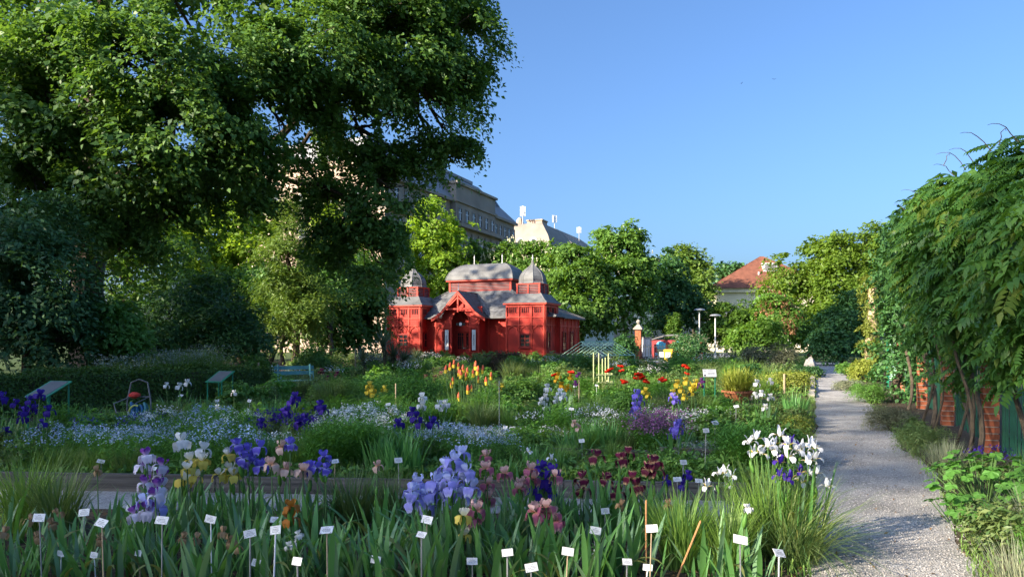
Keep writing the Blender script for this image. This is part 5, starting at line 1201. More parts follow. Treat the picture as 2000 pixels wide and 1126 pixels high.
COLS = {   # standards (throat, rim), falls (throat, rim)
 'pw': ((.55,.40,.62),(.22,.06,.36), (.80,.76,.82),(.72,.66,.80)), 'wy': ((.80,.76,.55),(.84,.83,.78), (.62,.46,.06),(.74,.60,.12)),
 'vb': ((.22,.16,.62),(.19,.16,.66), (.62,.60,.80),(.15,.11,.56)), 'pe': ((.70,.40,.26),(.78,.52,.44), (.74,.36,.16),(.78,.54,.46)),
 'ob': ((.40,.15,.02),(.45,.19,.03), (.36,.12,.02),(.42,.16,.03)), 'wb': ((.74,.74,.66),(.80,.80,.80), (.74,.74,.66),(.78,.78,.80)),
 'lb': ((.55,.56,.82),(.58,.62,.90), (.50,.44,.78),(.38,.36,.82)), 'pm': ((.70,.38,.28),(.76,.48,.45), (.60,.28,.16),(.44,.12,.20)),
 'dp': ((.06,.03,.30),(.07,.03,.34), (.05,.02,.20),(.05,.02,.28)), 'yw': ((.78,.72,.46),(.80,.77,.62), (.72,.54,.06),(.76,.62,.14)),
 'mm': ((.30,.10,.10),(.20,.02,.08), (.66,.46,.20),(.11,.008,.035)), 'dw': ((.76,.78,.86),(.76,.79,.88), (.84,.60,.04),(.80,.82,.88)),
 'dv': ((.05,.02,.28),(.05,.02,.30), (.55,.38,.05),(.05,.02,.26)), 'wh': ((.80,.80,.74),(.84,.84,.85), (.78,.76,.55),(.83,.83,.85)),
 'yl': ((.74,.56,.04),(.80,.66,.10), (.70,.44,.02),(.78,.60,.06)), 'yo': ((.74,.40,.02),(.78,.48,.03), (.68,.30,.02),(.76,.42,.02)),
 'vd': ((.05,.025,.28),(.055,.03,.33), (.04,.02,.22),(.045,.02,.26)), 'wi': ((.30,.19,.10),(.40,.27,.16), (.26,.16,.09),(.36,.24,.13)), 'vl': ((.22,.18,.62),(.24,.20,.68), (.18,.13,.56),(.17,.13,.58)),
 'pu': ((.20,.05,.22),(.24,.07,.28), (.14,.03,.14),(.18,.04,.20))}
for k, (a, b, c, d) in COLS.items(): petalmat('petal_standard_' + k, a, b, rim={'mm': (.55,.36,.20), 'pm': (.74,.52,.46)}.get(k)); petalmat('petal_fall_' + k, c, d, rim={'mm': (.60,.42,.22), 'pm': (.62,.34,.30), 'lb': (.60,.62,.88), 'vb': (.40,.36,.74)}.get(k))
cm = MB(); cm.lathe([(.03,-.22),(.055,-.1),(.06,0),(.03,.1),(.01,.14)], 6); CEN = cm.mesh('flower', True); CEN.materials.append(MATS['stem_green'])
PET = {}
def petals(k, dutch):
    if (k, dutch) not in PET:
        def mk(m, mt): c = m.copy(); c.materials.append(MATS[mt]); return c
        PET[k, dutch] = ([mk(m, 'petal_standard_' + k) for m in ([DS_] if dutch else ST_)], [mk(m, 'petal_fall_' + k) for m in ([DF_] if dutch else FA_)])
    return PET[k, dutch]
JOIN = {}
def joined_flower(k, dutch):
    if (k, dutch) not in JOIN:
        V, F, MI, UVs = [], [], [], []; o = 0
        for grp, ms, a0 in ((0, petals(k, dutch)[0], .5), (1, petals(k, dutch)[1], 0)):
            for q in range(3):
                me = ms[q % len(ms)]; n = len(me.vertices); co = np.empty(n * 3, np.float32); me.vertices.foreach_get('co', co); co = co.reshape(-1, 3)
                a = (q + a0) * 2.0944; c, s = math.cos(a), math.sin(a); V.append(np.stack([co[:,0]*c - co[:,1]*s, co[:,0]*s + co[:,1]*c, co[:,2]], 1))
                li = np.empty(len(me.loops), np.int32); me.loops.foreach_get('vertex_index', li); F.append(li.reshape(-1, 4) + o); o += n; MI.append(np.full(len(li)//4, grp))
                u = np.empty(len(li) * 2, np.float32); me.uv_layers[0].data.foreach_get('uv', u); UVs.append(u)
        me = np_mesh('flower', np.concatenate(V), np.concatenate(F), np.concatenate(MI), True)
        uv = me.uv_layers.new(name='UVMap'); uv.data.foreach_set('uv', np.concatenate(UVs)); me.materials.append(MATS['petal_standard_' + k]); me.materials.append(MATS['petal_fall_' + k]); JOIN[k, dutch] = me
    return JOIN[k, dutch]
# sword leaves: ten shared shapes one metre long
SWORD = []
for s in range(10):
    rn = random.Random(s); bend = (0.05, .15, .3, .45, .7, 1.0, .1, .25, 1.5, .2)[s]; V = []; p = [0.0, 0.0]; ang = rn.uniform(0, .12); tw = rn.uniform(-.4, .4)
    for k in range(8):
        f = k / 7; w = .043 * (1 if f < .55 else max(.02, 1 - ((f - .55) / .45) ** 1.6)); c, sn = math.cos(tw * f), math.sin(tw * f)
        for q, d in ((-1, 0), (0, .12), (1, 0)): V.append((p[0] - d * w, q * w * c, p[1] + q * w * sn * .3))
        p = [p[0] + math.sin(ang) / 7, p[1] + math.cos(ang) / 7]; ang += bend / 7 * (1 + f)
    F = np.array([(k*3+i, k*3+i+1, k*3+i+4, k*3+i+3) for k in range(7) for i in range(2)]); me = np_mesh('leaf', np.array(V), F, smooth=True); me.materials.append(MATS['iris_leaf_pale' if s in (2, 6, 9) else 'iris_leaf_old' if s == 8 else 'iris_leaf']); SWORD.append(me)
def sword_leaves(t, n, h, spread, rn, width=1.0, cx=0.0, cy=0.0):
    for k in range(n):
        a = rn.uniform(0, 6.283); d = rn.random() ** .6 * spread; lean = rn.uniform(0, .38) * (.35 + d / max(spread, .01))
        L = h * rn.uniform(.6, 1.12); me = SWORD[rn.choice((0,1,2,3,4,6,7,9,1,2,5,8))]
        az = math.atan2(math.sin(a) * d, math.cos(a) * d) + rn.uniform(-.9, .9)
        obj('leaf', me, None, t, (cx + math.cos(a) * d, cy + math.sin(a) * d, -.02), rot=(0, lean, az), scale=(L, L * width * rn.uniform(.75, 1.15), L))
BUD = MB(); BUD.lathe([(.006,0),(.014,.02),(.016,.05),(.009,.085),(.002,.1)], 6); BUD = BUD.mesh('bud', True); BUD.materials.append(MATS['willow_leaf'])
def iris(label, Y, flowers, size=.11, leaves_n=16, leaf_h=.52, seed=0, dutch=False, spread=.16, buds=2, name='iris_plant', width=1.0, group=None, near=True):
    """flowers: (x, y, colour) where the photograph shows each bloom"""
    rn = random.Random(seed + len(label)); xs = [gx(f[0], Y) for f in flowers]; cx = sum(xs) / len(xs); sp = max(spread, (max(xs) - min(xs)) * .5)
    t = thing(name, label, 'flower', (cx, Y, 0), group=group)
    sword_leaves(t, leaves_n, leaf_h, sp, rn, width)
    for (x, y, k) in flowers:
        p = at(x, y, Y + rn.uniform(-.12, .12)); q = p - Vector((cx, Y, 0)); sc = size * rn.uniform(.88, 1.12); az = rn.uniform(0, 2.1)
        q.z = max(q.z, .12); z0 = q.z - .2 * sc
        b = Vector((q.x * .8 + rn.uniform(-.04,.04), q.y + rn.uniform(-.05,.05), -.03)); m_ = MB()
        m_.tube([b, b.lerp(q, .5) + Vector((rn.uniform(-.015,.015), 0, 0)), Vector((q.x, q.y, z0))], [.0075,.0065,.005], 5); m_.build('stem', 'stem_green', t)
        for _ in range(rn.randint(0, buds)):
            f = rn.uniform(.55, .95); c = b.lerp(Vector((q.x, q.y, z0)), f); obj('bud', BUD, None, t, c + Vector((rn.uniform(-.012,.012), -.008, 0)), rot=(rn.uniform(-.35,.35), rn.uniform(-.35,.35), 0), scale=rn.uniform(.7, 1.2))
        tilt = (rn.uniform(-.22,.22), rn.uniform(-.22,.22), az)
        if near:
            fl = obj('flower', CEN, None, t, q, rot=tilt, scale=sc); S, Fm = petals(k, dutch)
            for j in range(3):
                obj('standard', S[j % len(S)], None, fl, rot=(0, rn.uniform(-.12,.2), (j + .5) * 2.0944 + rn.uniform(-.15,.15)), scale=rn.uniform(.9, 1.1))
                obj('fall', Fm[j % len(Fm)], None, fl, rot=(0, rn.uniform(-.15,.2), j * 2.0944 + rn.uniform(-.15,.15)), scale=rn.uniform(.9, 1.1))
        else: obj('flower', joined_flower(k, dutch), None, t, q, rot=tilt, scale=sc)
    return t
def fl(k, *pts): return [(x, y, k) for x, y in pts]
iris('purple and white iris tower at the left of the front bed', 5.7, fl('pw',(286,889),(281,909),(315,909),(314,931),(283,943),(309,950)), seed=1)
iris('faded pale lilac iris below the purple and white tower', 5.45, fl('lb',(282,977),(310,990)) + fl('pw',(303,966),(265,1003),(290,996)), seed=2, leaf_h=.45)
iris('white and yellow iris right of the purple and white tower', 6.0, fl('wy',(373,897),(394,899),(366,915),(383,930),(361,937)) + fl('wb',(354,861),(397,877)), seed=3)
iris('white and yellow iris touching the violet-blue iris', 6.25, fl('wy',(446,887),(451,914),(428,926),(456,928)), seed=4)
iris('large violet-blue iris cluster in the left half of the front bed', 6.3, fl('vb',(463,868),(486,878),(475,894),(474,915),(509,909),(494,900),(507,873)), seed=5)
iris('peach pink iris row in the left half of the front bed', 6.2, fl('pe',(530,906),(550,872),(559,917),(592,919)) + fl('vb',(567,867)), seed=6)
iris('violet-blue iris right of the peach irises', 6.3, fl('vb',(605,914),(634,891),(636,915),(619,912)), seed=7)
iris('single wilting peach iris between the violet and lavender irises', 6.1, fl('pe',(738,909)), .09, 10, seed=8)
iris('rusty orange-brown iris low in the front bed', 5.6, fl('ob',(569,988),(568,1012)), .11, 12, .42, seed=9)
iris('small white budded iris below the rusty orange iris', 5.15, fl('wb',(575,1062),(583,1043),(564,1066)), .05, 9, .3, seed=10)
iris('big lavender blue iris cluster in the middle of the front bed', 5.75, fl('lb',(815,942),(806,960),(808,978),(834,966),(834,986),(849,942),(858,957),(866,973),(877,938),(884,950),(911,920),(909,938),(921,952),(904,965),(872,911),(887,898),(901,886)), .13, 30, .55, seed=11)
iris('pink and maroon iris right of the lavender cluster', 5.85, fl('pm',(949,890),(949,914),(986,924),(952,944),(953,971)), seed=12, leaves_n=22)
iris('pink and maroon iris below the lavender cluster edge', 5.4, fl('pm',(929,995),(922,1014)), .11, 12, .4, seed=13)
iris('cream and yellow iris below the lavender cluster', 5.35, fl('yw',(906,1007),(907,1044)), .10, 14, .4, seed=14)
iris('pink and maroon iris cluster mixed with dark violet blooms', 6.05, fl('pm',(1036,916),(1019,942),(1042,933),(1085,930),(1014,954)), seed=15, leaves_n=24)
iris('dark violet iris among the pink and maroon cluster', 6.2, fl('dp',(1062,937),(1044,963),(1056,914),(1080,920),(1075,964),(1048,948)), seed=16, leaves_n=20)
iris('salmon pink iris drooping low in the middle of the front bed', 5.45, fl('pm',(1047,999),(1067,990),(1080,1003),(1085,1018)), .12, 22, .5, seed=17)
iris('slim white and blue iris behind the pink cluster', 6.6, fl('dw',(1032,882),(1077,895)), .08, 12, .5, seed=18, dutch=True)
iris('maroon iris at the left of the dark red group', 6.3, fl('mm',(1136,934),(1138,955)), .11, seed=19, leaves_n=20)
iris('maroon and cream iris in the middle of the dark red group', 6.5, fl('mm',(1165,891),(1226,884),(1213,896),(1184,935),(1206,962)), .12, 26, .55, seed=20)
iris('maroon and cream iris at the right of the dark red group', 6.35, fl('mm',(1276,903),(1234,933),(1243,948),(1266,915),(1280,918)), .13, 26, .55, seed=21)
iris('tall white and yellow Dutch irises beside the path', 6.1, fl('dw',(1476,857),(1465,864),(1487,885),(1473,883),(1509,880),(1514,866),(1539,869),(1523,851),(1566,874),(1582,869),(1593,875),(1539,893),(1566,886),(1579,901),(1590,896),(1582,925),(1593,925),(1566,941),(1615,950),(1500,872),(1553,878)), .13, 26, .72, seed=22, dutch=True, width=.45, buds=1)
iris('deep violet Dutch irises under the white ones beside the path', 6.0, fl('dv',(1522,904),(1522,929),(1545,934),(1563,922),(1544,864),(1533,938)), .12, 14, .6, seed=23, dutch=True, width=.45)
iris('low white and yellow Dutch irises left of the path clump', 6.15, fl('dw',(1416,922),(1405,926),(1427,948),(1380,950),(1428,930)), .12, 18, .5, seed=24, dutch=True, width=.45)
iris('small dark violet irises in the gap before the timber edging', 7.3, fl('dp',(1301,938),(1333,946),(1344,927)), .09, 12, .3, seed=25, width=.5)
iris('spent white iris in the right part of the front bed', 5.2, fl('wb',(1164,1082),(1460,992)), .06, 6, .3, seed=26)
# irises of the second bed and beyond
iris('dark violet irises at the left edge of the beds', 10.2, fl('vd',(78,770),(58,782),(48,803),(95,802),(46,816),(84,826),(30,788),(66,798),(4,776),(12,842)), .13, 26, .55, seed=31, near=False)
iris('white irises in front of the hedge', 14.5, fl('wh',(350,754),(366,747),(325,752)), .12, 20, .8, seed=32, near=False, width=.6)
iris('small white irises at the right end of the hedge', 13, fl('wh',(425,795),(457,767),(471,825)), .1, 14, .5, seed=33, near=False)
iris('dark blue-violet irises over the pale blue flowers', 10.8, fl('vd',(572,784),(562,802),(625,792),(595,818),(597,845),(510,826),(585,826),(577,775),(556,806),(632,800)), .14, 22, .6, seed=34, near=False)
iris('deep purple irises in the centre behind the front bed', 9.8, fl('vd',(805,804),(820,826),(845,825),(779,827),(812,815)), .14, 20, .62, seed=35, near=False)
iris('white irises behind the deep purple ones', 12.6, fl('wh',(825,775),(824,791),(858,790),(871,788),(865,796)), .13, 20, .6, seed=36, near=False)
iris('white irises left of the path axis in the middle bed', 13.8, fl('wh',(1069,757),(1065,775),(1094,766),(1087,780),(1066,794),(1058,783),(1100,774)), .13, 24, .6, seed=37, near=False)
iris('orange-yellow irises beside the white ones in the middle bed', 16, fl('yo',(1087,742),(1114,736),(1109,757),(1096,752),(1090,733)), .13, 22, .6, seed=38, near=False)
iris('single purple iris above the orange-yellow ones', 16.5, fl('pu',(1130,732),(1124,748)), .12, 8, .6, seed=39, near=False)
iris('pale yellow irises below the information board', 14.8, fl('yl',(1323,749),(1340,744),(1353,755),(1336,775),(1315,768),(1350,766),(1330,760),(1360,748)), .14, 24, .55, seed=40, near=False)
iris('yellow iris left of the pale yellow group', 14.5, fl('yl',(1260,763),(1266,772)), .12, 12, .5, seed=41, near=False)
iris('violet irises standing tall left of the pink allium', 12.2, fl('vl',(1244,771),(1241,793),(1247,812),(1240,804),(1250,783)), .15, 16, .65, seed=42, near=False)
iris('violet iris above the pink allium', 13, fl('vl',(1320,781),(1314,775)), .15, 10, .6, seed=43, near=False)
iris('violet irises right of the pink allium', 10.3, fl('vl',(1326,828),(1315,846),(1322,836)), .15, 16, .55, seed=44, near=False)
iris('slender white irises near the potted plant', 12.8, fl('wh',(1505,744),(1478,748),(1475,772),(1495,795),(1505,775),(1487,768)), .12, 20, .7, seed=45, near=False)
iris('purple iris right of the pale yellow group', 16.8, fl('pu',(1371,743),(1368,752)), .12, 8, .6, seed=46, near=False)
iris('pale pink iris in the low grass of the middle bed', 10.6, fl('pe',(1122,826),(1130,836)), .09, 14, .5, seed=47, near=False)
iris('yellow day lilies in the green mass left of centre', 16.8, fl('yl',(722,752),(727,760),(719,764),(751,759),(748,766),(730,768)), .16, 20, .5, seed=48, near=False, name='day_lily', width=.6)
iris('single yellow day lily right of the red hot pokers', 17, fl('yl',(981,753),(978,760)), .12, 8, .5, seed=49, near=False, name='day_lily', width=.6)
iris('dark red irises in front of the left pavilion tower', 22, fl('mm',(628,725),(658,731),(640,738),(850,738),(862,730),(832,736)), .16, 10, .6, seed=50, near=False)
# front-bed iris fans with no bloom, and brown spent stalks
rn = random.Random(99); ORD = ['first','second','third','fourth','fifth','sixth','seventh','eighth','ninth','tenth','eleventh','twelfth','thirteenth','fourteenth','fifteenth','sixteenth','seventeenth','eighteenth','nineteenth','twentieth']
TENS = {2: 'twenty', 3: 'thirty', 4: 'forty', 5: 'fifty', 6: 'sixty', 7: 'seventy', 8: 'eighty', 9: 'ninety'}
def nth(i):
    i += 1
    return ORD[i - 1] if i <= 20 else TENS[i // 10][:-1] + 'ieth' if i % 10 == 0 else TENS[i // 10] + '-' + ORD[i % 10 - 1]
front = [(-230,5.5),(-150,6.0),(-90,5.3),(-30,5.9),(10,6.3),(-190,6.6),(20,5.2),(70,5.45),(120,5.15),(150,5.9),(205,5.25),(240,5.8),(335,5.3),(420,5.2),(455,5.6),(520,5.25),(610,5.5),(650,5.15),(690,5.4),(760,5.9),(740,5.15),(810,5.15),(860,5.2),(960,5.25),(1010,5.4),(1060,5.1),(1120,5.5),(1150,5.2),(1200,5.5),(1240,5.2),(1330,5.75),(1300,6.2),(1400,5.3),(1460,5.15),(1380,5.8)]
front += [(x_ + rn.uniform(-14,14), rn.uniform(6.25, 7.1)) for x_ in range(215, 1330, 30)] + [(x_ + rn.uniform(-14,14), rn.uniform(5.0, 5.6)) for x_ in range(40, 1300, 90)]; front.sort()
for i, (x, Y) in enumerate(front):
    t = thing('iris_plant', 'bloomless iris fan, ' + nth(i) + ' from the left in the front bed', 'flower', (gx(x, Y), Y, 0), group='iris fans without bloom in the front bed')
    sword_leaves(t, rn.randint(15, 21), rn.uniform(.36, .52), .19, rn)
for i, (x, y, Y) in enumerate(((58,1015,5.5),(114,1003,5.6),(102,1022,5.4),(75,1048,5.2),(8,1040,5.2),(190,919,6.4),(197,1052,5.2),(359,1050,5.2),(383,1052,5.3),(435,1040,5.3),(450,1058,5.2),(462,1068,5.2),(1305,985,5.9),(1212,985,6.0))):
    a = at(x, y, Y); t = thing('spent_iris', 'withered brown iris head at the front bed, ' + ('leftmost end','left end, taller','left end, lower','far left, bottom','left edge of the view','before the long timber edging','below the pale lilac iris','left of centre, outer','left of centre, inner','left of the rusty iris, upper','left of the rusty iris, middle','left of the rusty iris, lower','beside the bamboo cane','under the maroon irises')[i], 'flower', (a.x, a.y, 0), group='withered iris heads in the front bed')
    m_ = MB(); m_.tube([(.02,0,-.03),(0,.01,a.z * .6),(0,0,a.z - .01)], [.006,.005,.004], 5); m_.build('stem', 'stem_green', t)
    obj('flower', joined_flower('wi', False), None, t, (0, 0, a.z), rot=(rn.uniform(-.5,.5), rn.uniform(-.5,.5), rn.uniform(0,6)), scale=(.06, .06, .085))

# ============================================================ grasses, mounds and other perennials (shared shapes)
def grass_mesh(n, h, w, spread, lean, bend, seed, seg=4):
    g = np.random.default_rng(seed); a = g.random(n) * 6.283; d = g.random(n) ** .6 * spread
    B = np.stack([np.cos(a) * d, np.sin(a) * d, np.full(n, -.02)], 1)
    return np_mesh('blades', *blades(B, a + g.normal(size=n) * .5, h * g.uniform(.6, 1.15, n), w * g.uniform(.7, 1.2, n), lean * g.random(n), bend * g.uniform(.3, 1.2, n), seg))
def mound_mesh(n, r, h, leaf, ratio, seed, per=14, up=.6, droop=.15):
    g = random.Random(seed); bl = [(0,0,h*.5,r*.85,r*.85,h*.48)] + [(math.cos(a)*r*.5, math.sin(a)*r*.5, h*g.uniform(.35,.6), r*.5, r*.5, h*.36) for a in (0.4,1.7,2.9,4.1,5.3)]
    return np_mesh('foliage', *cloud(bl, n, leaf, r * .16, seed, per=per, inner=.3, ratio=ratio, up=up, droop=droop))
def upright_mesh(n, r, h, leaf, seed):                # many upright stems set with narrow leaves
    g = np.random.default_rng(seed); ns = n // 16; a = g.random(ns) * 6.283; d = g.random(ns) ** .6 * r; hh = h * g.uniform(.75, 1.1, ns)
    i = np.repeat(np.arange(ns), 16); m = len(i); f = np.tile((np.arange(16) + 1) / 16, ns); th = np.tile(np.arange(16) * 2.4, ns) + g.random(m)
    C = np.stack([np.cos(a[i]) * d[i] * (1 + .35 * f) + np.cos(th) * leaf * .4, np.sin(a[i]) * d[i] * (1 + .35 * f) + np.sin(th) * leaf * .4, hh[i] * f], 1)
    A = nrm(np.stack([np.cos(th), np.sin(th), np.full(m, .55)], 1)); N = nrm(np.stack([-np.cos(th) * .5, -np.sin(th) * .5, np.ones(m)], 1)); N = nrm(N - A * (A * N).sum(1, keepdims=True))
    L = leaf * g.uniform(.7, 1.2, m); return np_mesh('foliage', *leaves(C, A, N, L, L * .2))
def dots_mesh(n, r, z0, z1, size, seed, clump=1, rc=.03, dome=True):
    g = np.random.default_rng(seed); nc = max(1, n // clump); a = g.random(nc) * 6.283; d = g.random(nc) ** .5 * r
    C0 = np.stack([np.cos(a) * d, np.sin(a) * d, z0 + (z1 - z0) * (g.random(nc) * .5 + .5 * (1 - (d / r) ** 2) if dome else g.random(nc))], 1)
    C = C0.repeat(clump, 0) + g.normal(size=(nc * clump, 3)) * rc; n = len(C); parts = []
    N = nrm(np.array([0, -.35, .8]) + g.normal(size=(n, 3)) * .45); A0 = nrm(g.normal(size=(n, 3))); A0 = nrm(A0 - N * (A0 * N).sum(1, keepdims=True)); L = size * g.uniform(.7, 1.3, n)
    B0 = np.cross(N, A0); parts = [leaves(C, A0, N, L, L * .5), leaves(C + N * .001, B0, N, L, L * .5)]
    return np_mesh('blossoms', *join(parts))
def withmat(me, m): me.materials.append(MATS[m]); return me
KIND = {}
def variants(key, fn, n): KIND[key] = [fn(s) for s in range(n)]
variants('pale_star', lambda s: [('foliage', withmat(upright_mesh(1300, .24, .5, .07, s), 'willow_leaf')), ('blossoms', withmat(dots_mesh(190, .33, .42, .6, .026, s + 9, 10, .026), 'pale_blue_bloom'))], 3)
variants('white_star', lambda s: [('foliage', withmat(upright_mesh(1300, .24, .5, .07, s + 3), 'willow_leaf')), ('blossoms', withmat(dots_mesh(200, .33, .42, .6, .026, s + 39, 10, .026), 'white_bloom'))], 2)
variants('feather', lambda s: [('foliage', withmat(upright_mesh(2400, .26, .62, .085, s + 20), 'willow_leaf'))], 2)
variants('carpet', lambda s: [('foliage', withmat(mound_mesh(900, .36, .18, .04, .4, s + 31), 'grey_leaf')), ('blossoms', withmat(dots_mesh(420, .4, .1, .24, .024, s + 41, 3, .03), 'white_bloom'))], 2)
variants('silver', lambda s: [('foliage', withmat(mound_mesh(1400, .3, .24, .05, .25, s + 51), 'silver_leaf'))], 1)
variants('mound', lambda s: [('foliage', withmat(mound_mesh(1500, .34, .55, .075, (.42,.3,.5)[s % 3], s + 61), ('mid_leaf','willow_leaf','mid_leaf')[s % 3]))], 4)
variants('dark_mound', lambda s: [('foliage', withmat(mound_mesh(1500, .34, .5, .06, .35, s + 71), 'dark_grass'))], 2)
variants('grass', lambda s: [('blades', withmat(grass_mesh(300, .62, .010, .14, .35, 1.1, s + 81), ('grass_leaf','dark_grass','grass_leaf')[s % 3]))], 3)
variants('sword', lambda s: [('blades', withmat(grass_mesh(75, .55, .034, .18, .38, .45, s + 91), 'iris_leaf'))], 3)
variants('white_mound', lambda s: [('foliage', withmat(mound_mesh(1200, .3, .42, .06, .35, s + 101), 'mid_leaf')), ('blossoms', withmat(dots_mesh(130, .3, .34, .5, .028, s + 111, 2, .03), 'white_bloom'))], 2)
variants('violet_mound', lambda s: [('foliage', withmat(mound_mesh(900, .28, .42, .06, .35, s + 121), 'dark_grass')), ('blossoms', withmat(dots_mesh(110, .28, .36, .52, .04, s + 131, 2, .03), 'violet_bloom'))], 2)
variants('allium', lambda s: [('foliage', withmat(upright_mesh(700, .22, .36, .07, s + 141), 'willow_leaf')), ('blossoms', withmat(dots_mesh(420, .27, .34, .6, .028, s + 151, 8, .03, False), 'purple_bloom'))], 1)
variants('gold_mound', lambda s: [('foliage', withmat(mound_mesh(1500, .3, .34, .035, .5, s + 161), 'ivy_leaf'))], 2)
variants('lavender', lambda s: [('blades', withmat(grass_mesh(420, .42, .007, .16, .9, .3, s + 171, 3), 'grey_leaf'))], 2)
NAMEOF = {'pale_star': 'blue_star_plant', 'white_star': 'white_star_plant', 'feather': 'feathery_perennial', 'carpet': 'snow_carpet_plant', 'silver': 'silver_carpet_plant', 'mound': 'leafy_perennial', 'dark_mound': 'dark_perennial', 'grass': 'ornamental_grass', 'sword': 'iris_plant', 'white_mound': 'white_perennial', 'violet_mound': 'violet_perennial', 'allium': 'pink_allium', 'gold_mound': 'golden_groundcover', 'lavender': 'lavender_plant'}
LOOK = {'pale_star': 'plant with pale blue stars', 'white_star': 'plant with white star flowers', 'feather': 'feathery green perennial', 'carpet': 'white-flowered carpet plant', 'silver': 'silver-white leaved carpet plant', 'mound': 'rounded leafy green perennial', 'dark_mound': 'dark green bushy perennial', 'grass': 'tuft of arching green grass', 'sword': 'bloomless iris leaf clump', 'white_mound': 'perennial with white dots', 'violet_mound': 'violet-headed dark perennial', 'allium': 'pink-purple allium cloud', 'gold_mound': 'golden-green cushion of tiny leaves', 'lavender': 'grey-green lavender tuft'}
SCAT = {}
def plant(kind, x, Y, sc, rn, label=None, group=None, z=0.0, X=None):
    X = gx(x, Y) if X is None else X
    zone = 'just behind the long timber' if Y < 10.4 else 'in the second beds' if Y < 14 else 'in mid garden' if Y < 24 else 'in the far beds'
    side = 'left' if x < 620 else 'central' if x < 1050 else 'right'
    lab = label or 'todo'
    t = thing(NAMEOF[kind], lab, 'plant', (X, Y, z), rn.uniform(0, 6.283), group or f'{NAMEOF[kind].replace("_", " ")}s {zone}', sc)
    if not label: SCAT.setdefault((kind, zone, side), []).append((x, t))
    for nm, me in rn.choice(KIND[kind]): obj(nm, me, None, t, kind='stuff')
    return t
rn = random.Random(4)
def row(kinds, x0, x1, Y0, Y1, n, s0=.85, s1=1.2):
    for i in range(n):
        x = x0 + (x1 - x0) * (i + rn.uniform(.15,.85)) / n; Y = rn.uniform(Y0, Y1)
        if s_of(gx(x, Y), Y) > PL - .3: continue
        plant(rn.choice(kinds), x, Y, rn.uniform(s0, s1), rn)
row(['pale_star'], 60, 480, 9.0, 10.6, 15); row(['pale_star','white_star'], 250, 480, 10.6, 12.0, 8); row(['carpet'], 90, 480, 11.0, 12.6, 10); row(['grass'], -20, 260, 8.9, 9.3, 6, .6, .9)
row(['sword','dark_mound'], -10, 80, 9.2, 11.5, 5, 1.0, 1.2); row(['grass','sword'], 480, 620, 8.95, 10.0, 7, .8, 1.0); row(['violet_mound'], 500, 640, 10.8, 12.2, 6, 1.0, 1.2); row(['carpet','white_mound'], 470, 650, 10.2, 11.5, 6)
row(['feather'], 625, 740, 9.0, 10.0, 7, .85, 1.05); row(['white_star'], 640, 780, 10.4, 12.2, 10, 1.0, 1.2); row(['sword'], 740, 800, 8.95, 9.6, 5, .9, 1.1); row(['pale_star'], 800, 1000, 9.4, 10.8, 9, .8, 1.0); row(['carpet'], 860, 1010, 11.4, 12.6, 9, 1.0, 1.2)
row(['sword','grass'], 900, 1100, 8.7, 9.6, 8, .55, .75); row(['gold_mound','grass','mound'], 1000, 1200, 9.6, 10.2, 8, .5, .7); row(['grass','mound'], 1000, 1320, 10.8, 11.6, 12, .55, .8); row(['mound'], 1200, 1420, 8.5, 9.4, 7, .5, .7)
row(['sword'], 1115, 1200, 10.6, 11.2, 5, .8, 1.0); row(['silver'], 1340, 1425, 10.4, 10.9, 5, .9, 1.1); row(['allium'], 1250, 1312, 10.8, 11.3, 5, 1.0, 1.15); row(['white_mound'], 1270, 1420, 12.4, 14, 8, .9, 1.1); row(['carpet','white_mound'], 1110, 1250, 11.6, 14, 8, .8, 1.0)
row(['mound','feather'], 1420, 1560, 9.2, 11.5, 8, .9, 1.2); row(['gold_mound'], 1540, 1590, 11.6, 14, 6, 1.0, 1.3); row(['mound','dark_mound'], 1370, 1560, 12, 16, 10, .9, 1.15); row(['sword'], 1540, 1590, 14, 16, 4, 1.1, 1.3)
row(['grass','mound','sword'], 300, 640, 12.8, 15.5, 14, .9, 1.15); row(['mound','grass'], 640, 1000, 12.8, 15, 14, .9, 1.15); row(['mound','grass','dark_mound'], 1000, 1400, 14.2, 18, 18, .9, 1.15); row(['violet_mound','mound'], 150, 300, 11.8, 13.2, 6, .8, 1.0)
row(['mound','dark_mound','grass'], 430, 1000, 17.5, 22, 22, 1.1, 1.5); row(['mound','dark_mound','grass'], 1000, 1520, 19, 25, 20, 1.0, 1.4); row(['mound','dark_mound','grass','white_mound'], 470, 1540, 25, 34, 34, 1.3, 1.9); row(['dark_mound','mound','white_mound'], 560, 1500, 34, 46, 34, 1.5, 2.2); row(['mound','dark_mound'], 760, 1130, 46, 57, 16, 1.4, 2.0)
row(['mound','grass'], 1330, 1560, 26, 40, 14, 1.2, 1.7)
row(['mound','feather','dark_mound','white_mound'], 1010, 1420, 11, 14.5, 22, .7, 1.0); row(['mound','feather','grass'], 640, 1010, 12.2, 15, 14, .8, 1.1); row(['mound','feather','sword'], 60, 480, 10.4, 14, 14, .7, .95); row(['dark_mound','mound','feather'], 1000, 1420, 16, 20, 14, .9, 1.2)
for (kind, zone, side), lst in SCAT.items():
    lst.sort(key=lambda q: q[0])
    for i, (x, t) in enumerate(lst): t['label'] = f'{LOOK[kind]} {zone}, ' + ('central' if side == 'central' else side) + ' part' + (f', {nth(i)} from left' if len(lst) > 1 else '')
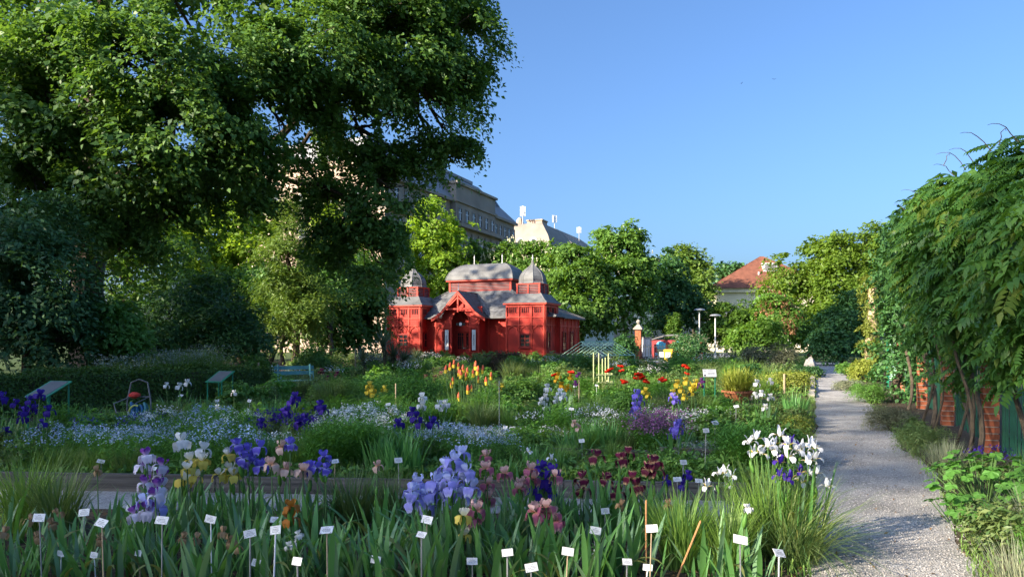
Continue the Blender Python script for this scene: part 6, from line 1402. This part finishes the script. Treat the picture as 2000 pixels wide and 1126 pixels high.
# front bed grasses
for x, Y, k, sc, lab in ((50,6.7,'grass',1.15,'brown-green grass tuft at the left end of the front bed'),(110,6.5,'grass',1.1,'second grass tuft at the left end of the front bed'),(690,6.6,'grass',1.0,'grass tuft between the violet and lavender irises'),(760,6.7,'grass',.9,'grass tuft left of the lavender iris cluster'),(1330,5.6,'grass',1.0,'grass tuft beside the leaning bamboo cane'),(1420,5.55,'grass',.9,'grass tuft before the low Dutch irises')): plant(k, x, Y, sc, rn, lab, 'front bed grasses')
dg = thing('drooping_grass', 'dark drooping grass clump spilling over the path edge at right', 'grass', (gx(1545, 5.75), 5.75, 0))
obj('blades', withmat(grass_mesh(520, .85, .008, .2, .8, 1.9, 201, 6), 'dark_grass'), None, dg, kind='stuff')
dg = thing('drooping_grass', 'green reedy grass clump under the tall Dutch irises', 'grass', (gx(1500, 6.1), 6.1, 0))
obj('blades', withmat(grass_mesh(380, .75, .010, .24, .3, .8, 202, 5), 'grass_leaf'), None, dg, kind='stuff')

# red hot pokers
kp = thing('red_hot_poker', 'group of red hot pokers with orange and yellow spikes in the centre', 'flower', (gx(912, 16.3), 16.3, 0))
obj('blades', withmat(grass_mesh(420, .75, .014, .55, .7, 1.2, 211), 'grass_leaf'), None, kp, kind='stuff')
sm_ = MB(); sm_.lathe([(.004,0),(.030,.01),(.034,.05),(.030,.085)], 8, m=0); sm_.lathe([(.030,.085),(.029,.13),(.018,.175),(.003,.2)], 8, m=1)
rk = random.Random(3); sm_.v = [(x * rk.uniform(.75,1.25), y * rk.uniform(.75,1.25), z) for x, y, z in sm_.v]; SPK = sm_.mesh('spike'); SPK.materials.append(MATS['yellow_bloom']); plain('poker_orange', (.72, .13, .05), .6, var=.15, scale=30); SPK.materials.append(MATS['poker_orange'])
for (x, y) in ((870,721),(879,716),(886,711),(895,714),(896,727),(885,742),(882,750),(900,732),(910,735),(912,724),(929,715),(932,725),(942,722),(934,740),(950,745),(914,762),(921,757),(896,776),(959,734),(924,729),(905,722)):
    p = at(x, y + 8, 16.3 + rk.uniform(-.5,.5)); q = p - Vector(kp.location); m_ = MB(); m_.tube([(q.x * .75, q.y, 0), (q.x * .9, q.y, q.z * .6), q], [.012,.01,.009], 5); m_.build('stem', 'stem_green', kp)
    obj('spike', SPK, None, kp, q, rot=(rk.uniform(-.08,.08), rk.uniform(-.08,.08), rk.uniform(0,6)), scale=rk.uniform(.8,1.1))
# poppies
pm_ = [petal_mesh('petal', lambda f: .5 * math.sin(f * 1.6), lambda f: .34 * f ** 1.6, lambda f: .06 + .40 * math.sin(pin(.06 + .8 * f) * math.pi), s, nu=3, nv=3, ruffle=.06) for s in (7,)]
petalmat('poppy_petal', (.25, .01, .01), (.78, .035, .012)); PP = pm_[0]; PP.materials.append(MATS['poppy_petal'])
hm = MB(); hm.lathe([(.03,-.05),(.1,.04),(.1,.14),(.03,.18)], 8); HM = hm.mesh('flower', True); HM.materials.append(MATS['dark_metal'])
for lab, Y, pts in (('scarlet poppies left of the plant support', 20, [(1188,727),(1193,723),(1211,717),(1214,726)]), ('pair of scarlet poppies against the feathery shrub', 22, [(1337,716),(1342,720),(1341,731)]), ('cluster of scarlet poppies near the pale timber', 18.5, [(1251,735),(1243,741),(1258,744),(1262,748),(1246,733),(1255,739)]), ('single scarlet poppy beside a name plate', 18.8, [(1297,745),(1292,742)]), ('low scarlet poppy left of the pale timber', 18.8, [(1221,749),(1217,746)]), ('orange-red poppy above the orange-yellow irises', 18.5, [(1115,729),(1084,734)])):
    cx = sum(gx(p[0], Y) for p in pts) / len(pts); t = thing('poppy_plant', lab, 'flower', (cx, Y, 0)); r_ = random.Random(lab)
    obj('foliage', KIND['mound'][1][0][1], None, t, kind='stuff')
    for x, y in pts:
        q = at(x, y, Y + r_.uniform(-.2,.2)) - Vector((cx, Y, 0)); m_ = MB(); m_.tube([(q.x * .4, q.y * .5, 0), q], [.008,.006], 5); m_.build('stem', 'stem_green', t)
        f_ = obj('flower', HM, None, t, q, rot=(r_.uniform(-.4,.2), r_.uniform(-.4,.4), 0), scale=.175)
        for k in range(5): obj('petal', PP, None, f_, rot=(0, r_.uniform(-.2,.2), k * 1.2566))
# yuccas
def yucca(lab, px, Y, zs, seed):
    t = thing('yucca_plant', lab, 'plant', (gx(px, Y), Y, 0)); g = np.random.default_rng(seed); m_ = MB()
    for (x, z, r_) in zs:
        n = 130; v = nrm(g.normal(size=(n, 3)) + np.array([0, 0, .35])); az = np.arctan2(v[:,1], v[:,0]); lean = np.arccos(np.clip(v[:,2], -1, 1)) * .9
        V, F = blades(np.tile(np.array([[x, 0, z]]), (n, 1)) + v * .05, az, r_ * g.uniform(.75, 1.1, n), np.full(n, .045), lean, np.full(n, .25), 3); obj('rosette', np_mesh('rosette', V, F), 'yucca_leaf', t, kind='stuff')
        m_.tube([(x * .4, 0, -.05), (x * .8, .03, z * .6), (x, 0, z)], [.13,.11,.09], 8)
    m_.build('trunk', 'vine_bark', t)
yucca('tall yucca with several spiky heads left of the pavilion', 768, 34, [(0,.95,.85),(-.45,1.45,.8),(.5,.8,.75),(-.2,.4,.8)], 61); yucca('lower yucca left of the tall one', 728, 36, [(0,.55,.85),(-.5,.75,.7)], 62); yucca('small spiky yucca before the left pavilion tower', 815, 44, [(0,.6,.75)], 63); yucca('yucca rosette in the far bed left of the olive shrubs', 1432, 44, [(0,.5,.75)], 64)

# mallow with big lobed leaves, right of the path
def lobed(seed):
    g = random.Random(seed); V = [(0, 0, 0)]; k = 20
    for i in range(k + 1):
        a = -2.75 + 5.5 * i / k; r_ = .62 + .30 * abs(math.cos(a * 1.7)) ** 1.3 + (.06 if i % 2 else 0); V.append((r_ * math.cos(a) * .55 + .12, r_ * math.sin(a) * .55, -.12 * r_ * r_ + .05 * math.cos(a * 5) + g.uniform(-.015,.015)))
    me = bpy.data.meshes.new('leaf'); me.from_pydata(V, [], [(0, i, i + 1) for i in range(1, k + 1)]); me.update(); me.materials.append(MATS['mallow_leaf']); return me
LOB = [lobed(s) for s in range(3)]
def mallow(lab, s, t_, n, r_, h, seed):
    b = st(s, t_); t = thing('mallow_plant', lab, 'plant', b); g = random.Random(seed)
    for k in range(n):
        m_ = MB(); a = g.uniform(0, 6.283); d = g.random() ** .5 * r_; z = h * (1 - .55 * (d / r_) ** 2) * g.uniform(.55, 1.0); p = Vector((math.cos(a) * d, math.sin(a) * d, z)); m_.tube([(p.x * .3, p.y * .3, 0), (p.x * .8, p.y * .8, z * .7), p], [.006,.005,.003], 5); m_.build('stem', 'stem_green', t)
        obj('leaf', g.choice(LOB), None, t, p, rot=(g.uniform(-.3,.3), .35 + g.uniform(-.3,.35), a + g.uniform(-.5,.5)), scale=g.uniform(.09, .17))
mallow('mallow with large lobed bright green leaves overhanging the path at right', 1.62, 9.0, 95, .58, .62, 1); mallow('lower mallow shoot with big leaves on the path edge', 1.22, 8.0, 34, .28, .34, 2); mallow('mallow leaves under the fence at the right edge', 2.05, 8.5, 55, .5, .68, 3)
rn = random.Random(12)
for i, (s, t_, k, sc, lab) in enumerate(((1.35,6.9,'dark_mound',.95,'dark green bushy plant low on the right edge of the path'),(1.5,6.2,'feather',.6,'feathery plant at the bottom right beside the path'),(1.3,5.7,'lavender',1.1,'grey-green tuft at the bottom of the path edge'),(1.75,7.3,'lavender',1.3,'feathery green tuft at the lower right corner'),(1.55,6.6,'grass',.7,'green grass tuft at the lower right edge of the path'),(1.95,6.7,'lavender',1.4,'grey-green tuft beside the lower right edge'),(1.75,6.1,'dark_mound',.7,'dark bushy plant at the bottom right corner'),(2.1,7.4,'dark_mound',.9,'dark bushy plant under the fence at right'),(1.5,7.45,'dark_mound',.55,'small dark plant between mallow and path'),(1.55,10.2,'dark_mound',.6,'dark cushion beyond the mallow'),(1.6,11.3,'lavender',1.0,'grey-green tuft before the lavender cushion'),(1.9,10.2,'violet_mound',.9,'plant with small violet flowers below the nearest brick pier'),(1.7,5.6,'grass',.8,'grass tuft in the very corner at lower right'),(2.2,9.5,'grass',.9,'grass against the green slat fence'),(1.65,15.2,'dark_mound',.7,'dark cushion between the dusty bush and the path'))):
    p = st(s, t_); plant(k, 1900, p.y, sc, rn, lab, 'plants of the border right of the path', X=p.x)
# pumpkin-coloured fungus at the bottom edge
m_ = MB(); m_.lathe([(.02,0),(.09,.015),(.11,.05),(.07,.075),(.02,.085)], 14); r_ = random.Random(2); m_.v = [(x * r_.uniform(.8,1.2), y * r_.uniform(.8,1.2), z * r_.uniform(.8,1.2)) for x, y, z in m_.v]
o = m_.build('dried_fungus', 'cane', None, (gx(318, 4.85), 4.85, .0)); tag(o, 'tan crumpled dried clump at the bottom edge left of centre', 'fungus')

# ============================================================ white name plates on stakes
SG = [(76,1010,25),(164,1000,22),(198,1020,28),(119,1080,19),(183,1083,22),(270,1079,20),(255,993,20),(316,1015,26),(197,900,14),(300,914,15),(38,900,9),(411,1013,24),(488,1041,25),(538,1014,21),(538,1034,25),(638,1034,26),(500,1098,24),(580,1095,28),(734,1092,23),(654,900,18),(778,898,16),(834,1014,24),(823,1043,25),(922,1095,22),(991,1078,27),(1038,1107,29),(1109,1076,28),(1082,855,8),(1097,851,7),(1136,860,12),(1182,997,20),(1163,1035,23),(1273,1031,26),(1446,1053,28),(1522,1079,28),(1225,1096,22),(1335,902,17),(1323,935,18),(1365,938,18),(1397,825,16),(1379,840,14),(1191,897,12),(1265,1107,12),(353,772,11),(487,782,9),(740,784,9),(758,789,10),(679,788,8),(860,836,12),(827,792,9),(975,802,8),(987,834,11),(1001,836,11),(1116,798,10),(1123,754,8),(1158,834,10),(1438,793,10),(1165,752,7),(1287,745,8),(424,782,8)]
PLM = MB(); PLM.box(-.0425, .0425, -.0015, .0015, -.028, .028); PLM = PLM.mesh('plate'); PLM.materials.append(MATS['sign_plate'])
def prints(seed):
    g = random.Random(seed); m_ = MB()
    for z, w in ((.017,.012),(.005,.02),(-.004,.028),(-.013,.024)):
        x = -w + g.uniform(-.004,.004)
        while x < w: l = g.uniform(.004,.012); m_.box(x, min(x + l, w + .004), -.0028, -.0017, z - .0012, z + .0012); x += l + .003
    for x in (-.034,.032): m_.box(x - .002, x + .002, -.0028, -.0017, -.024, -.020)
    me = m_.mesh('print'); me.materials.append(MATS['ink']); return me
PRN = [prints(s) for s in range(5)]
rows_ = {'lowest row': [], 'second row from the bottom': [], 'row along the long timber edging': [], 'beds beyond the timber edging': []}
for q in sorted(SG):
    rows_['lowest row' if q[1] > 1060 else 'second row from the bottom' if q[1] > 960 else 'row along the long timber edging' if q[1] > 880 else 'beds beyond the timber edging'].append(q)
rn = random.Random(6)
for rname, lst in rows_.items():
    for i, (x, y, w) in enumerate(lst):
        Y = 123.0 / w
        zt = CAM_H + (HORIZON - y) / FPX * Y
        if zt < .16: Y = (CAM_H - .2) * FPX / (y - HORIZON)
        if zt > .75: Y = (CAM_H - .6) * FPX / (y - HORIZON)
        p = at(x, y, Y); sc = max(.8, w * Y / FPX / .085)
        t = thing('plant_label', f'white name plate, {nth(i)} from left in the {rname}', 'plant label', (p.x, p.y, 0), group='white plant name plates')
        tilt = rn.uniform(-.95, -.2); roll = rn.uniform(-.22, .22)
        pl_o = obj('plate', PLM, None, t, (0, 0, p.z), rot=(tilt, roll, rn.uniform(-.55,.55)), scale=sc * rn.uniform(.78, 1.0))
        obj('print', PRN[i % 5], None, pl_o)
        m_ = MB(); wd = rn.choice((.004,.004,.006)); m_.tube([(rn.uniform(-.02,.02), .01, -.05), (0, .006, p.z - .004)], wd, 6); m_.box(-wd, wd, .0, .006, p.z - .03, p.z + .0); m_.build('stake', rn.choice(('steel_stake','steel_stake','wood_stake','white_paint')), t)
